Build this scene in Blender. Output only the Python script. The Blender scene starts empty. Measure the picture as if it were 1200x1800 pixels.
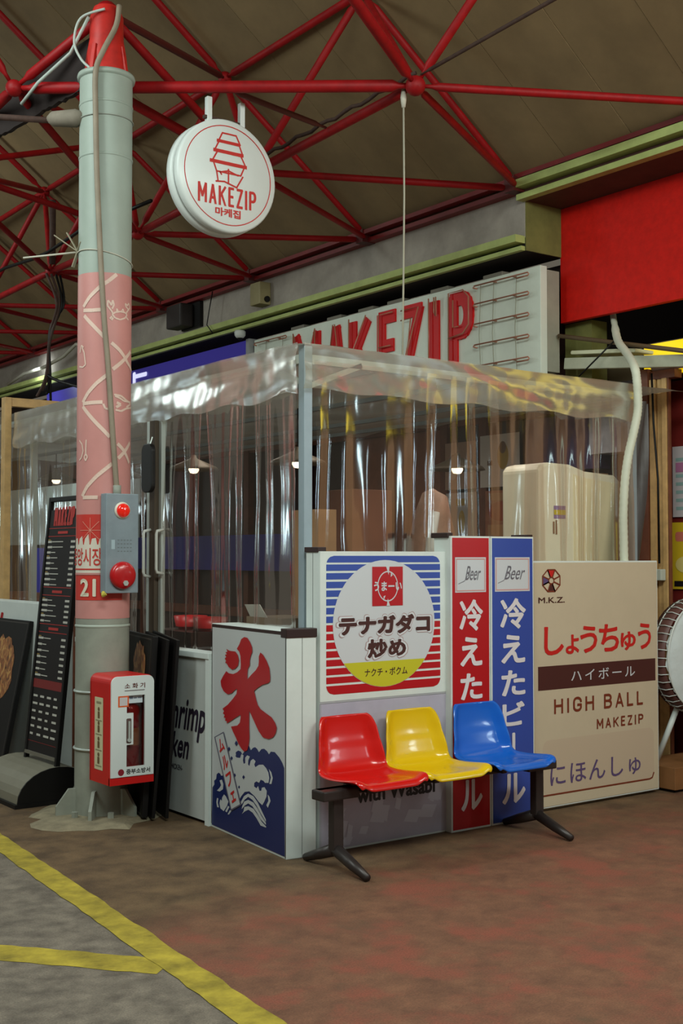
import bpy, bmesh, math, random
from mathutils import Vector, Matrix, noise
from mathutils.geometry import tessellate_polygon
random.seed(7)
SC = bpy.context.scene
COLL = SC.collection
V = Vector

# ---------------------------------------------------------------- camera
cam = bpy.data.cameras.new('camera')
cam.sensor_fit = 'HORIZONTAL'; cam.sensor_width = 24.0; cam.lens = 43.0
cam.clip_end = 200
co = bpy.data.objects.new('camera', cam); COLL.objects.link(co)
yaw, pit = math.radians(53.6), math.radians(2.08)
fw = V((math.cos(yaw)*math.cos(pit), math.sin(yaw)*math.cos(pit), math.sin(pit)))
co.location = (0, 0, 1.55); co.rotation_euler = fw.to_track_quat('-Z', 'Y').to_euler()
SC.camera = co

# ---------------------------------------------------------------- world, lamps, exposure
w = bpy.data.worlds.new('world'); SC.world = w; w.use_nodes = True
w.node_tree.nodes['Background'].inputs[0].default_value = (0.95, 0.84, 0.66, 1)
w.node_tree.nodes['Background'].inputs[1].default_value = 0.12
SC.view_settings.view_transform = 'Standard'; SC.view_settings.look = 'None'
SC.view_settings.exposure = 0.0; SC.view_settings.gamma = 1.0
SC.view_settings.use_curve_mapping = False
SC.cycles.transparent_max_bounces = 24
SC.cycles.max_bounces = 8
def area(name, loc, target, sx, sy, power, col):
    l = bpy.data.lights.new(name, 'AREA'); l.shape = 'RECTANGLE'; l.size = sx; l.size_y = sy
    l.energy = power; l.color = col
    o = bpy.data.objects.new(name, l); COLL.objects.link(o); o.location = loc
    o.rotation_euler = (V(target)-V(loc)).to_track_quat('-Z', 'Y').to_euler()
    return o
# market tube lamps hung under the canopy over the lane
area('lane_lamp', (1.6, 1.6, 4.7), (3.6, 4.8, 0.4), 2.6, 0.7, 165, (0.86, 1.0, 0.94))
area('lane_lamp', (0.4, 6.6, 4.9), (3.4, 7.2, 1.0), 0.7, 2.6, 95, (0.86, 1.0, 0.96))
area('lane_lamp', (5.2, 0.8, 4.4), (5.4, 5.2, 0.9), 2.6, 0.6, 125, (0.93, 0.98, 0.90))
area('lane_lamp', (0.8, 12.5, 4.9), (4.0, 13.0, 2.0), 0.7, 3.0, 110, (0.86, 1.0, 0.96))
# unseen lamps added to give the vinyl curtains cool glints
for lc, tg, a_, b_, pw in (((9.2, -0.6, 2.35), (5, 5, 1.8), .30, .9, 11), ((8.3, 1.2, 2.6), (4.6, 5.4, 1.8), .22, .7, 6), ((11.5, -3.5, 2.6), (4, 5, 1.8), .5, 1.3, 18), ((7.6, -1.6, 2.25), (4, 5, 1.8), .22, .8, 8),
                           ((-1.6, 14.0, 2.15), (3.7, 6.5, 1.8), .25, .5, 3.2), ((-2.6, 17.5, 2.25), (3.7, 7, 1.8), .4, .6, 6), ((-0.4, 11.0, 2.0), (3.7, 6.2, 1.8), .16, .45, 1.8), ((-3.4, 12.0, 2.2), (3.7, 8, 1.8), .3, .5, 3.2)):
    area('glint_lamp', lc, tg, a_, b_, pw, (0.72, 0.95, 1.0))
# unseen fill lights added to brighten the enclosure, cooler and pale rear panel
area('interior_fill_lamp', (5.9, 6.25, 2.58), (5.9, 6.1, 0), 1.0, 0.15, 5, (1.0, 0.92, 0.80))
area('interior_fill_lamp', (5.6, 15.2, 2.9), (7.0, 15.6, 2.0), 0.2, 3.0, 16, (0.85, 0.98, 1.0))
area('interior_fill_lamp', (5.3, 8.4, 2.58), (5.3, 8.4, 0), 0.25, 3.4, 7, (1.0, 0.92, 0.80))

# ---------------------------------------------------------------- materials
def lin(c):
    c /= 255.0
    return c/12.92 if c <= 0.04045 else ((c+0.055)/1.055)**2.4
def rgb(r, g, b): return (lin(r), lin(g), lin(b), 1)
MATS = {}
def M(name, col, rough=0.5, metal=0.0, var=0.0, vscale=6.0, bump=0.0, bscale=60.0, emit=0.0, ecol=None, coat=0.0, spec=0.5):
    if name in MATS: return MATS[name]
    m = bpy.data.materials.new(name); m.use_nodes = True; nt = m.node_tree
    b = nt.nodes['Principled BSDF']
    b.inputs['Base Color'].default_value = col
    b.inputs['Roughness'].default_value = rough; b.inputs['Metallic'].default_value = metal
    b.inputs['Specular IOR Level'].default_value = spec
    b.inputs['Coat Weight'].default_value = coat
    if emit:
        b.inputs['Emission Color'].default_value = ecol or col; b.inputs['Emission Strength'].default_value = emit
    tc = nt.nodes.new('ShaderNodeTexCoord')
    if var:
        n = nt.nodes.new('ShaderNodeTexNoise'); n.inputs['Scale'].default_value = vscale; n.inputs['Detail'].default_value = 6
        n.inputs['Roughness'].default_value = 0.65
        r = nt.nodes.new('ShaderNodeValToRGB')
        r.color_ramp.elements[0].position = 0.3; r.color_ramp.elements[1].position = 0.7
        r.color_ramp.elements[0].color = tuple(c*(1-var) for c in col[:3])+(1,)
        r.color_ramp.elements[1].color = tuple(min(1, c*(1+var)) for c in col[:3])+(1,)
        nt.links.new(tc.outputs['Object'], n.inputs['Vector']); nt.links.new(n.outputs['Fac'], r.inputs['Fac'])
        nt.links.new(r.outputs['Color'], b.inputs['Base Color'])
    if bump:
        n2 = nt.nodes.new('ShaderNodeTexNoise'); n2.inputs['Scale'].default_value = bscale; n2.inputs['Detail'].default_value = 4
        bp = nt.nodes.new('ShaderNodeBump'); bp.inputs['Strength'].default_value = bump; bp.inputs['Distance'].default_value = 0.01
        nt.links.new(tc.outputs['Object'], n2.inputs['Vector']); nt.links.new(n2.outputs['Fac'], bp.inputs['Height'])
        nt.links.new(bp.outputs['Normal'], b.inputs['Normal'])
    MATS[name] = m
    return m

def vinyl(name, haze, tint, gloss, rough):
    m = bpy.data.materials.new(name); m.use_nodes = True; nt = m.node_tree; nt.nodes.clear()
    out = nt.nodes.new('ShaderNodeOutputMaterial')
    tr = nt.nodes.new('ShaderNodeBsdfTransparent'); tr.inputs[0].default_value = tint
    df = nt.nodes.new('ShaderNodeBsdfDiffuse'); df.inputs[0].default_value = rgb(205, 200, 185)
    tl = nt.nodes.new('ShaderNodeBsdfTranslucent'); tl.inputs[0].default_value = rgb(205, 200, 185)
    ad = nt.nodes.new('ShaderNodeMixShader'); ad.inputs[0].default_value = 0.4
    nt.links.new(df.outputs[0], ad.inputs[1]); nt.links.new(tl.outputs[0], ad.inputs[2])
    lw = nt.nodes.new('ShaderNodeLayerWeight'); lw.inputs['Blend'].default_value = 0.30
    # haze thickens where the sheet turns edge-on
    mh = nt.nodes.new('ShaderNodeMapRange'); mh.inputs['To Min'].default_value = haze; mh.inputs['To Max'].default_value = min(1, haze*3.0)
    nt.links.new(lw.outputs['Facing'], mh.inputs['Value'])
    mx = nt.nodes.new('ShaderNodeMixShader'); nt.links.new(mh.outputs[0], mx.inputs[0])
    nt.links.new(tr.outputs[0], mx.inputs[1]); nt.links.new(ad.outputs[0], mx.inputs[2])
    gl = nt.nodes.new('ShaderNodeBsdfGlossy'); gl.inputs['Roughness'].default_value = rough
    gl.inputs['Color'].default_value = (1, 1, 1, 1)
    mg = nt.nodes.new('ShaderNodeMapRange'); mg.inputs['To Min'].default_value = gloss; mg.inputs['To Max'].default_value = 0.45
    nt.links.new(lw.outputs['Fresnel'], mg.inputs['Value'])
    m2 = nt.nodes.new('ShaderNodeMixShader'); nt.links.new(mg.outputs[0], m2.inputs[0])
    nt.links.new(mx.outputs[0], m2.inputs[1]); nt.links.new(gl.outputs[0], m2.inputs[2])
    nt.links.new(m2.outputs[0], out.inputs[0])
    return m
VINYL = vinyl('clear_vinyl', 0.014, (0.93, 0.91, 0.88, 1), 0.05, 0.10)
VINYL2 = vinyl('hazy_vinyl', 0.25, (0.90, 0.87, 0.79, 1), 0.022, 0.24)

WHITE = M('white_board', rgb(214, 220, 216), 0.45, var=0.05, vscale=5)
GREYPRINT = M('grey_print', rgb(196, 198, 198), 0.35)
REDPRINT = M('red_print', rgb(178, 8, 20), 0.35)
NAVY = M('navy_print', rgb(22, 38, 92), 0.35)
BLUEPRINT = M('blue_print', rgb(52, 76, 160), 0.35)
BLACKCAP = M('black_edge', rgb(46, 26, 24), 0.45)
RED = M('red_steel_paint', rgb(146, 8, 14), 0.55, var=0.25, vscale=9, spec=.3)
DUST = M('dusty_brown', rgb(70, 48, 40), 0.8, var=0.3, vscale=20)
CONC = M('raw_concrete', rgb(158, 148, 138), 0.85, var=0.25, vscale=2.2, bump=0.35, bscale=35)
GREEN = M('green_paint', rgb(168, 178, 106), 0.55, var=0.16, vscale=5)
OLIVE = M('olive_paint', rgb(112, 110, 56), 0.7, var=0.25, vscale=4)
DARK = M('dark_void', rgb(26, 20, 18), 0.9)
STEELGREY = M('grey_steel', rgb(150, 164, 172), 0.4, 0.2, var=0.07, vscale=6)
ALU = M('aluminium_frame', rgb(190, 196, 190), 0.35, 0.3)
COLGREY = M('column_grey', rgb(158, 168, 157), 0.5, var=0.08, vscale=3)
COLDIRTY = M('column_grey_worn', rgb(146, 148, 136), 0.6, var=0.16, vscale=5)
PINK = M('pink_wrap', rgb(204, 138, 132), 0.5, var=0.06, vscale=4)
WRAPLINE = M('wrap_line', rgb(228, 196, 180), 0.5)
BLACKM = M('black_metal', rgb(15, 12, 12), 0.5, var=0.2, spec=.3)
BLACKP = M('black_print', rgb(30, 22, 24), 0.5)
WOODY = M('yellow_wood', rgb(200, 160, 104), 0.5, var=0.18, vscale=12)
WOODB = M('brown_wood', rgb(112, 62, 40), 0.5, var=0.25, vscale=8)
WOODD = M('dark_wood', rgb(52, 30, 24), 0.5, var=0.3, vscale=6)
CARD = M('cardboard', rgb(168, 128, 92), 0.8, var=0.1)
CREAM = M('cream_plastic', rgb(240, 232, 208), 0.35, var=0.04)
BRONZE = M('bench_steel', rgb(58, 50, 48), 0.4, 0.4, var=0.1)

# ---------------------------------------------------------------- mesh helpers
class MB:
    def __init__(s): s.v = []; s.f = []
    def add(s, vs, fs):
        n = len(s.v); s.v += [tuple(v) for v in vs]; s.f += [tuple(i+n for i in f) for f in fs]; return s
    def box(s, x0, x1, y0, y1, z0, z1):
        return s.add([(x0,y0,z0),(x1,y0,z0),(x1,y1,z0),(x0,y1,z0),(x0,y0,z1),(x1,y0,z1),(x1,y1,z1),(x0,y1,z1)],
                     [(0,3,2,1),(4,5,6,7),(0,1,5,4),(1,2,6,5),(2,3,7,6),(3,0,4,7)])
    def bar(s, p, q, wd, hg, up=(0,0,1)):
        p = V(p); q = V(q); d = (q-p).normalized(); u = V(up)
        a = d.cross(u)
        if a.length < 1e-4: a = d.cross(V((1,0,0)))
        a.normalize(); b = a.cross(d)
        vs = [pt+a*sx*wd/2+b*sy*hg/2 for pt in (p, q) for sx, sy in ((-1,-1),(1,-1),(1,1),(-1,1))]
        return s.add(vs, [(3,2,1,0),(4,5,6,7),(0,1,5,4),(1,2,6,5),(2,3,7,6),(3,0,4,7)])
    def tube(s, pts, r, n=10, cap=True):
        pts = [V(p) for p in pts]; rs = r if isinstance(r, (list, tuple)) else [r]*len(pts)
        vs = []; fs = []; prev = None
        for i, p in enumerate(pts):
            d = (pts[min(i+1, len(pts)-1)]-pts[max(i-1, 0)])
            d = d.normalized() if d.length > 1e-9 else V((0,0,1))
            if prev is None:
                a = d.cross(V((0,0,1)))
                if a.length < 1e-3: a = d.cross(V((1,0,0)))
            else: a = prev-d*prev.dot(d)
            a.normalize(); prev = a; b = d.cross(a)
            for k in range(n):
                t = 2*math.pi*k/n; vs.append(p+(a*math.cos(t)+b*math.sin(t))*rs[i])
        for i in range(len(pts)-1):
            for k in range(n):
                k2 = (k+1) % n; fs.append((i*n+k, i*n+k2, (i+1)*n+k2, (i+1)*n+k))
        if cap:
            fs.append(tuple(range(n-1, -1, -1))); m = (len(pts)-1)*n; fs.append(tuple(m+k for k in range(n)))
        return s.add(vs, fs)
    def lathe(s, prof, c, axis=(0,0,1), n=32, a0=0.0, a1=2*math.pi):
        ax = V(axis).normalized(); u = ax.cross(V((0,0,1)))
        if u.length < 1e-3: u = V((1,0,0))
        u.normalize(); w2 = ax.cross(u); c = V(c); full = abs(a1-a0-2*math.pi) < 1e-6
        m = n if full else n+1; vs = []; fs = []
        for r, h in prof:
            for k in range(m):
                t = a0+(a1-a0)*k/n; vs.append(c+ax*h+(u*math.cos(t)+w2*math.sin(t))*r)
        for i in range(len(prof)-1):
            for k in range(n):
                k2 = (k+1) % m if full else k+1
                fs.append((i*m+k, i*m+k2, (i+1)*m+k2, (i+1)*m+k))
        return s.add(vs, fs)
    def prism(s, pts, fr, d0, d1):
        """outline pts (a,b) in frame fr, extruded from depth d0 to d1 along the frame normal"""
        o, r, u, nn = fr; n = len(pts)
        vs = [o+r*a+u*b+nn*d0 for a, b in pts]+[o+r*a+u*b+nn*d1 for a, b in pts]
        tri = tessellate_polygon([[V((a, b, 0)) for a, b in pts]])
        fs = [tuple(t) for t in tri]+[tuple(i+n for i in t[::-1]) for t in tri]
        fs += [(i, (i+1) % n, n+(i+1) % n, n+i) for i in range(n)]
        return s.add(vs, fs)
    def flat(s, pts, fr, d):
        o, r, u, nn = fr
        tri = tessellate_polygon([[V((a, b, 0)) for a, b in pts]])
        vs = [o+r*a+u*b+nn*d for a, b in pts]; out = []
        for t in tri:
            nrm = (vs[t[1]]-vs[t[0]]).cross(vs[t[2]]-vs[t[0]])
            out.append(tuple(t) if nrm.dot(nn) > 0 else tuple(t[::-1]))
        return s.add(vs, out)
    def build(s, name, mat, parent=None, smooth=False, bevel=0.0, fix=True):
        me = bpy.data.meshes.new(name); me.from_pydata(s.v, [], s.f)
        bm = bmesh.new(); bm.from_mesh(me)
        if fix: bmesh.ops.recalc_face_normals(bm, faces=bm.faces)
        if bevel:
            es = [e for e in bm.edges if len(e.link_faces) == 2 and e.calc_face_angle(0) > 0.7]
            bmesh.ops.bevel(bm, geom=es, offset=bevel, segments=2, affect='EDGES', profile=0.6)
        bm.to_mesh(me); bm.free(); me.materials.append(mat)
        if smooth:
            for p in me.polygons: p.use_smooth = True
        return link(name, me, parent)
def link(name, me, parent=None):
    o = bpy.data.objects.new(name, me); COLL.objects.link(o)
    if parent is not None:
        o.parent = parent; o.matrix_parent_inverse = wmat(parent).inverted()
    return o
WM = {}
def wmat(p): return WM.get(p.name, Matrix.Identity(4))
def spline(P, n=8):
    P = [V(p) for p in P]; out = []
    for i in range(len(P)-1):
        p0, p1, p2, p3 = P[max(0, i-1)], P[i], P[i+1], P[min(len(P)-1, i+2)]
        for k in range(n):
            t = k/n; out.append(.5*((2*p1)+(p2-p0)*t+(2*p0-5*p1+4*p2-p3)*t*t+(3*p1-p0-3*p2+p3)*t**3))
    return out+[P[-1]]
def tag(o, label, cat, group=None):
    o['label'] = label; o['category'] = cat
    if group: o['group'] = group
    return o
def thing(name, label, cat, loc=(0,0,0), group=None):
    o = bpy.data.objects.new(name, None); COLL.objects.link(o); o.location = loc
    o.empty_display_size = 0.1; WM[o.name] = Matrix.Translation(loc)
    return tag(o, label, cat, group)
def struct(o, label=None):
    o['kind'] = 'structure'
    if label: o['label'] = label
    return o
def frame(o, r, u=(0,0,1)):
    r = V(r).normalized(); u = V(u).normalized(); return (V(o), r, u, r.cross(u))
def rrect(x0, y0, x1, y1, r, n=5, corners=(1,1,1,1)):
    pts = []
    for (cx, cy, a, on, px, py) in ((x1-r, y0+r, -90, corners[0], x1, y0), (x1-r, y1-r, 0, corners[1], x1, y1), (x0+r, y1-r, 90, corners[2], x0, y1), (x0+r, y0+r, 180, corners[3], x0, y0)):
        if on: pts += [(cx+r*math.cos(math.radians(a+90*k/n)), cy+r*math.sin(math.radians(a+90*k/n))) for k in range(n+1)]
        else: pts.append((px, py))
    return pts
def ell(cx, cy, a, b, n=40, t0=0, t1=360): return [(cx+a*math.cos(math.radians(t0+(t1-t0)*k/n)), cy+b*math.sin(math.radians(t0+(t1-t0)*k/n))) for k in range(n if t1-t0 == 360 else n+1)]
def R(x0, y0, x1, y1): return [(x0,y0),(x1,y0),(x1,y1),(x0,y1)]
def ribbon(pts, wd, closed=False):
    """flat stroke outline quads along a polyline"""
    q = []; n = len(pts); rng = range(n if closed else n-1)
    for i in rng:
        (x0, y0), (x1, y1) = pts[i], pts[(i+1) % n]; dx, dy = x1-x0, y1-y0; L = math.hypot(dx, dy) or 1
        ox, oy = -dy/L*wd/2, dx/L*wd/2; ex, ey = dx/L*wd*0.3, dy/L*wd*0.3
        q.append([(x0+ox-ex, y0+oy-ey), (x0-ox-ex, y0-oy-ey), (x1-ox+ex, y1-oy+ey), (x1+ox+ex, y1+oy+ey)])
    return q
def prints(name, polys, fr, d, mat, parent):
    m = MB()
    for i, p in enumerate(polys): m.flat(p, fr, d+(i % 10)*6e-5)
    return m.build(name, mat, parent, fix=False)
def textmesh(body, bold=0.0, shear=0.0, spacing=1.0, line=1.0):
    c = bpy.data.curves.new('lettering', 'FONT'); c.body = body; c.size = 1.0; c.resolution_u = 3
    c.offset = bold; c.shear = shear; c.space_character = spacing; c.space_line = line
    o = bpy.data.objects.new('lettering', c); COLL.objects.link(o)
    dg = bpy.context.evaluated_depsgraph_get(); dg.update()
    me = bpy.data.meshes.new_from_object(o.evaluated_get(dg))
    vs = [v.co.copy() for v in me.vertices]; fs = [tuple(p.vertices) for p in me.polygons]
    bpy.data.objects.remove(o); bpy.data.curves.remove(c); bpy.data.meshes.remove(me)
    return vs, fs
def text(body, fr, box, d, mat, parent, name='lettering', bold=0.0, shear=0.0, spacing=1.0, mapf=None, rot=0.0, line=1.0):
    vs, fs = textmesh(body, 0, shear, spacing, line)
    if bold > 0:
        v0 = list(vs); f0 = list(fs); vs = []; fs = []
        for k in range(12):
            n0 = len(vs); vs += [v+V((bold*math.cos(k*math.pi/6), bold*math.sin(k*math.pi/6), k*1e-5)) for v in v0]; fs += [tuple(i+n0 for i in f) for f in f0]
    xs = [v.x for v in vs]; ys = [v.y for v in vs]; x0, x1, y0, y1 = min(xs), max(xs), min(ys), max(ys)
    o, r, u, nn = fr or (None,)*4; m = MB(); pts = []
    cx, cy = (box[0]+box[2])/2, (box[1]+box[3])/2; cr, sr = math.cos(rot), math.sin(rot)
    for v in vs:
        a = box[0]+(v.x-x0)/(x1-x0)*(box[2]-box[0]); b = box[1]+(v.y-y0)/max(1e-6, y1-y0)*(box[3]-box[1])
        if rot: a, b = cx+(a-cx)*cr-(b-cy)*sr, cy+(a-cx)*sr+(b-cy)*cr
        pts.append(mapf(a, b, d+v.z*4) if mapf else o+r*a+u*b+nn*(d+v.z*4))
    m.add(pts, fs)
    return m.build(name, mat, parent, fix=False)

ARC = lambda cx, cy, a, b, t0, t1, n=10: [(cx+a*math.cos(math.radians(t0+(t1-t0)*k/n)), cy+b*math.sin(math.radians(t0+(t1-t0)*k/n))) for k in range(n+1)]
GLY = {'M': (1.15, [[(0,0),(0,1),(.5,.28),(1,1),(1,0)]]), 'A': (1, [[(0,0),(.5,1),(1,0)], [(.18,.28),(.82,.28)]]), 'K': (1, [[(0,0),(0,1)], [(1,1),(0,.42)], [(.3,.58),(1,0)]]),
       'E': (.8, [[(1,1),(0,1),(0,0),(1,0)], [(0,.52),(.85,.52)]]), 'Z': (.9, [[(0,1),(1,1),(0,0),(1,0)]]), 'I': (0, [[(.5,0),(.5,1)]]),
       'P': (.95, [[(0,0),(0,1),(.55,1)]+ARC(.55,.74,.45,.26,90,-90)+[(0,.48)]]), 'H': (1, [[(0,0),(0,1)], [(1,0),(1,1)], [(0,.52),(1,.52)]]),
       'G': (1, [[(1,.75)]+ARC(.5,.70,.5,.30,0,180)+ARC(.5,.30,.5,.30,180,360)+[(1,.45),(.55,.45)]]), 'B': (.95, [[(0,0),(0,1),(.55,1)]+ARC(.55,.765,.40,.235,90,-90)+[(.0,.53)], [(.5,.53)]+ARC(.55,.265,.45,.265,90,-90)+[(0,0)]]), 'L': (.8, [[(0,1),(0,0),(1,0)]])}
def glyph(ch, x0, y0, x1, y1, t):
    """gothic block letter as stroke quads inside a box"""
    out = []
    for pl in GLY[ch][1]:
        q = [(x0+t/2+(x1-x0-t)*a, y0+t/2+(y1-y0-t)*b) for a, b in pl]
        q = [((x0+x1)/2, b) for a, b in q] if ch == 'I' else q
        if ch in 'AKMHPBIEL' : q = [(a, (y0 if abs(b-y0-t/2) < 1e-6 and ch in 'AKMHI' else b)) for a, b in q]
        for quad in ribbon(q, t):
            out.append([(min(max(a, x0), x1) if ch != 'I' else a, min(max(b, y0), y1)) for a, b in quad])
    return out
def block(word, box, t, gap=.28):
    x0, y0, x1, y1 = box; ws_ = [(.35 if c == ' ' else GLY[c][0] or .30) for c in word]
    unit = (x1-x0)/(sum(ws_)+gap*(len(word)-1)); out = []; x = x0
    for c, w_ in zip(word, ws_):
        if c != ' ': out += glyph(c, x, y0, x+w_*unit, y1, t)
        x += (w_+gap)*unit
    return out
# ================================================================ SETTING
# ---- floor
def floor_material():
    m = bpy.data.materials.new('market_floor'); m.use_nodes = True; nt = m.node_tree; N = nt.nodes; L = nt.links
    b = N['Principled BSDF']; tc = N.new('ShaderNodeTexCoord'); sp = N.new('ShaderNodeSeparateXYZ'); L.new(tc.outputs['Object'], sp.inputs[0])
    def noise(sc, det=6, ro=0.6):
        n = N.new('ShaderNodeTexNoise'); n.inputs['Scale'].default_value = sc; n.inputs['Detail'].default_value = det; n.inputs['Roughness'].default_value = ro
        L.new(tc.outputs['Object'], n.inputs['Vector']); return n.outputs['Fac']
    def math_(op, a, c):
        n = N.new('ShaderNodeMath'); n.operation = op
        for i, q in enumerate((a, c)):
            if isinstance(q, (int, float)): n.inputs[i].default_value = q
            else: L.new(q, n.inputs[i])
        return n.outputs[0]
    def ramp(f, a, c, lo=0.35, hi=0.65):
        n = N.new('ShaderNodeValToRGB'); n.color_ramp.elements[0].color = a; n.color_ramp.elements[1].color = c
        n.color_ramp.elements[0].position = lo; n.color_ramp.elements[1].position = hi; L.new(f, n.inputs[0]); return n.outputs[0]
    def mix(f, a, c):
        n = N.new('ShaderNodeMix'); n.data_type = 'RGBA'; L.new(f, n.inputs[0]); L.new(a, n.inputs[6]); L.new(c, n.inputs[7]); return n.outputs[2]
    def rng(f, a, c):
        n = N.new('ShaderNodeMapRange'); n.interpolation_type = 'SMOOTHSTEP'; n.inputs['From Min'].default_value = a; n.inputs['From Max'].default_value = c; L.new(f, n.inputs['Value']); return n.outputs[0]
    grain = noise(140, 3)
    asphalt = ramp(noise(9), rgb(98, 88, 78), rgb(136, 124, 110))
    dirt = ramp(noise(5), rgb(80, 60, 40), rgb(118, 92, 64))
    redp = ramp(noise(7, 8, 0.7), rgb(104, 68, 50), rgb(134, 90, 66))
    redw = ramp(noise(2.3, 8, 0.7), rgb(140, 76, 58), rgb(100, 76, 56), 0.45, 0.68)
    nz = noise(2.2, 8, 0.7)
    redmix = mix(rng(noise(3.1), 0.45, 0.62), redp, redw)
    # red coating fades out towards the stall and around the column
    dy = math_('ADD', sp.outputs['Y'], math_('MULTIPLY', math_('SUBTRACT', nz, 0.5), 1.1))
    dxy = math_('SUBTRACT', dy, math_('MULTIPLY', math_('SUBTRACT', sp.outputs['X'], 3.4), 0.10))
    base = mix(rng(dxy, 4.35, 5.05), redmix, dirt)
    # lane side of the yellow line: grey asphalt
    side = math_('SUBTRACT', sp.outputs['X'], math_('MULTIPLY', math_('SUBTRACT', sp.outputs['Y'], 3.45), 0.082))
    col = mix(rng(side, 2.20, 2.26), asphalt, base)
    sm = N.new('ShaderNodeMix'); sm.data_type = 'RGBA'; sm.blend_type = 'MULTIPLY'; sm.inputs[0].default_value = 0.55
    L.new(col, sm.inputs[6]); L.new(ramp(grain, (0.55, 0.55, 0.55, 1), (1.25, 1.25, 1.25, 1)), sm.inputs[7])
    L.new(sm.outputs[2], b.inputs['Base Color']); b.inputs['Roughness'].default_value = 0.75
    bp = N.new('ShaderNodeBump'); bp.inputs['Strength'].default_value = 0.35; bp.inputs['Distance'].default_value = 0.01
    L.new(math_('ADD', grain, noise(30)), bp.inputs['Height']); L.new(bp.outputs[0], b.inputs['Normal'])
    return m
floor = struct(MB().box(-6, 9, -4, 22, -0.1, 0).build('floor', floor_material()), 'worn market floor, grey asphalt lane and reddish coated walkway')
YEL = M('yellow_line_paint', rgb(164, 144, 46), 0.75, var=0.5, vscale=6, bump=0.2, bscale=60)
def jag(p, q, wd, n=40, seed=1):
    rr = random.Random(seed); p = V(p).to_3d(); q = V(q).to_3d(); d = (q-p).normalized(); a = V((-d.y, d.x, 0)); vs = []; fs = []
    for i in range(n+1):
        c = p.lerp(q, i/n); vs += [c+a*(wd/2+rr.uniform(-.006, .006)), c-a*(wd/2+rr.uniform(-.006, .006))]
    for i in range(n): fs.append((2*i+1, 2*i+3, 2*i+2, 2*i))
    return MB().add([(v.x, v.y, 0.003 if seed == 3 else 0.0015) for v in vs], fs)
jag((2.02, 0.9), (2.62, 8.2), 0.132, 80, 3).build('painted_line', YEL, floor, fix=False)
jag((2.24, 4.16), (0.9, 5.80), 0.17, 40, 4).build('painted_line', YEL, floor, fix=False)

# ---- sloping roof underside made of long boards
CEIL = M('roof_board', rgb(124, 102, 70), 0.8, var=0.20, vscale=1.3, bump=0.08, bscale=25)
SLOPE = 0.753
def roofz(x): return 4.33+(6.5-x)*SLOPE
rr = MB()
a, b_ = 6.62, 0.4
n_ = V((-SLOPE, 0, -1)).normalized()*-1
rr.add([(a,-3,roofz(a)+.10),(a,21,roofz(a)+.10),(b_,21,roofz(b_)+.10),(b_,-3,roofz(b_)+.10),(a,-3,roofz(a)+.05),(a,21,roofz(a)+.05),(b_,21,roofz(b_)+.05),(b_,-3,roofz(b_)+.05)],
       [(0,1,2,3),(7,6,5,4),(0,3,7,4),(1,0,4,5),(2,1,5,6),(3,2,6,7)])
ceiling = struct(rr.build('ceiling', M('roof_backing', rgb(92, 78, 58), 0.9)), 'sloping market roof underside of long grey-brown boards')
pm = None
for i in range(40):
    y0 = -3+i*0.6
    if pm is None:
        k = MB().add([(a,0.002,roofz(a)),(a,.598,roofz(a)),(b_,.598,roofz(b_)),(b_,0.002,roofz(b_)),(a,0.002,roofz(a)+.05),(a,.598,roofz(a)+.05),(b_,.598,roofz(b_)+.05),(b_,0.002,roofz(b_)+.05)],
                     [(0,1,2,3),(7,6,5,4),(0,3,7,4),(1,0,4,5),(2,1,5,6),(3,2,6,7)])
        o = k.build('roof_board', CEIL, ceiling); pm = o.data
    else: o = link('roof_board', pm, ceiling)
    o.location = (0, y0, random.uniform(-.004, .004))

# ---- building front
wb = struct(MB().box(6.5, 6.9, 6.5, 20, 3.94, 4.40).build('wall_back', CONC), 'raw concrete band under the roof edge')
MB().box(6.505, 6.9, 6.492, 6.5, 3.842, 4.34).build('end_face', OLIVE, wb)
MB().box(6.5, 6.9, 6.5, 20, 3.84, 3.94).build('lintel', DARK, wb)
gl = struct(MB().box(6.40, 6.5, 6.5, 20, 3.895, 3.95).build('trim_1', GREEN), 'long green double-lipped ledge under the concrete band')
MB().box(6.46, 6.5, 6.5, 20, 3.84, 3.873).build('lower_lip', GREEN, gl)
g2 = struct(MB().box(6.38, 6.5, 1, 6.53, 4.292, 4.350).build('trim_2', GREEN), 'upper green double-lipped cornice at right')
MB().box(6.43, 6.5, 1, 6.52, 4.212, 4.255).build('lower_lip', GREEN, g2)
MB().box(6.47, 7.0, 1, 6.50, 4.215, 4.30).build('soffit', M('soffit_brown', rgb(76, 44, 34), 0.8, var=.2), g2)
MB().box(6.9, 7.1, 1, 6.49, 4.2, 4.40).build('upper_wall', CONC, g2)
rp = MB().box(6.88, 6.93, 1.0, 6.50, 3.335, 4.214).build('red_fascia_board', M('red_fascia', rgb(200, 24, 14), 0.6, var=0.14, vscale=16, bump=0.2, bscale=30, spec=.2))
tag(rp, 'large plain red fascia board under the upper green cornice at right', 'signboard')
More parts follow.
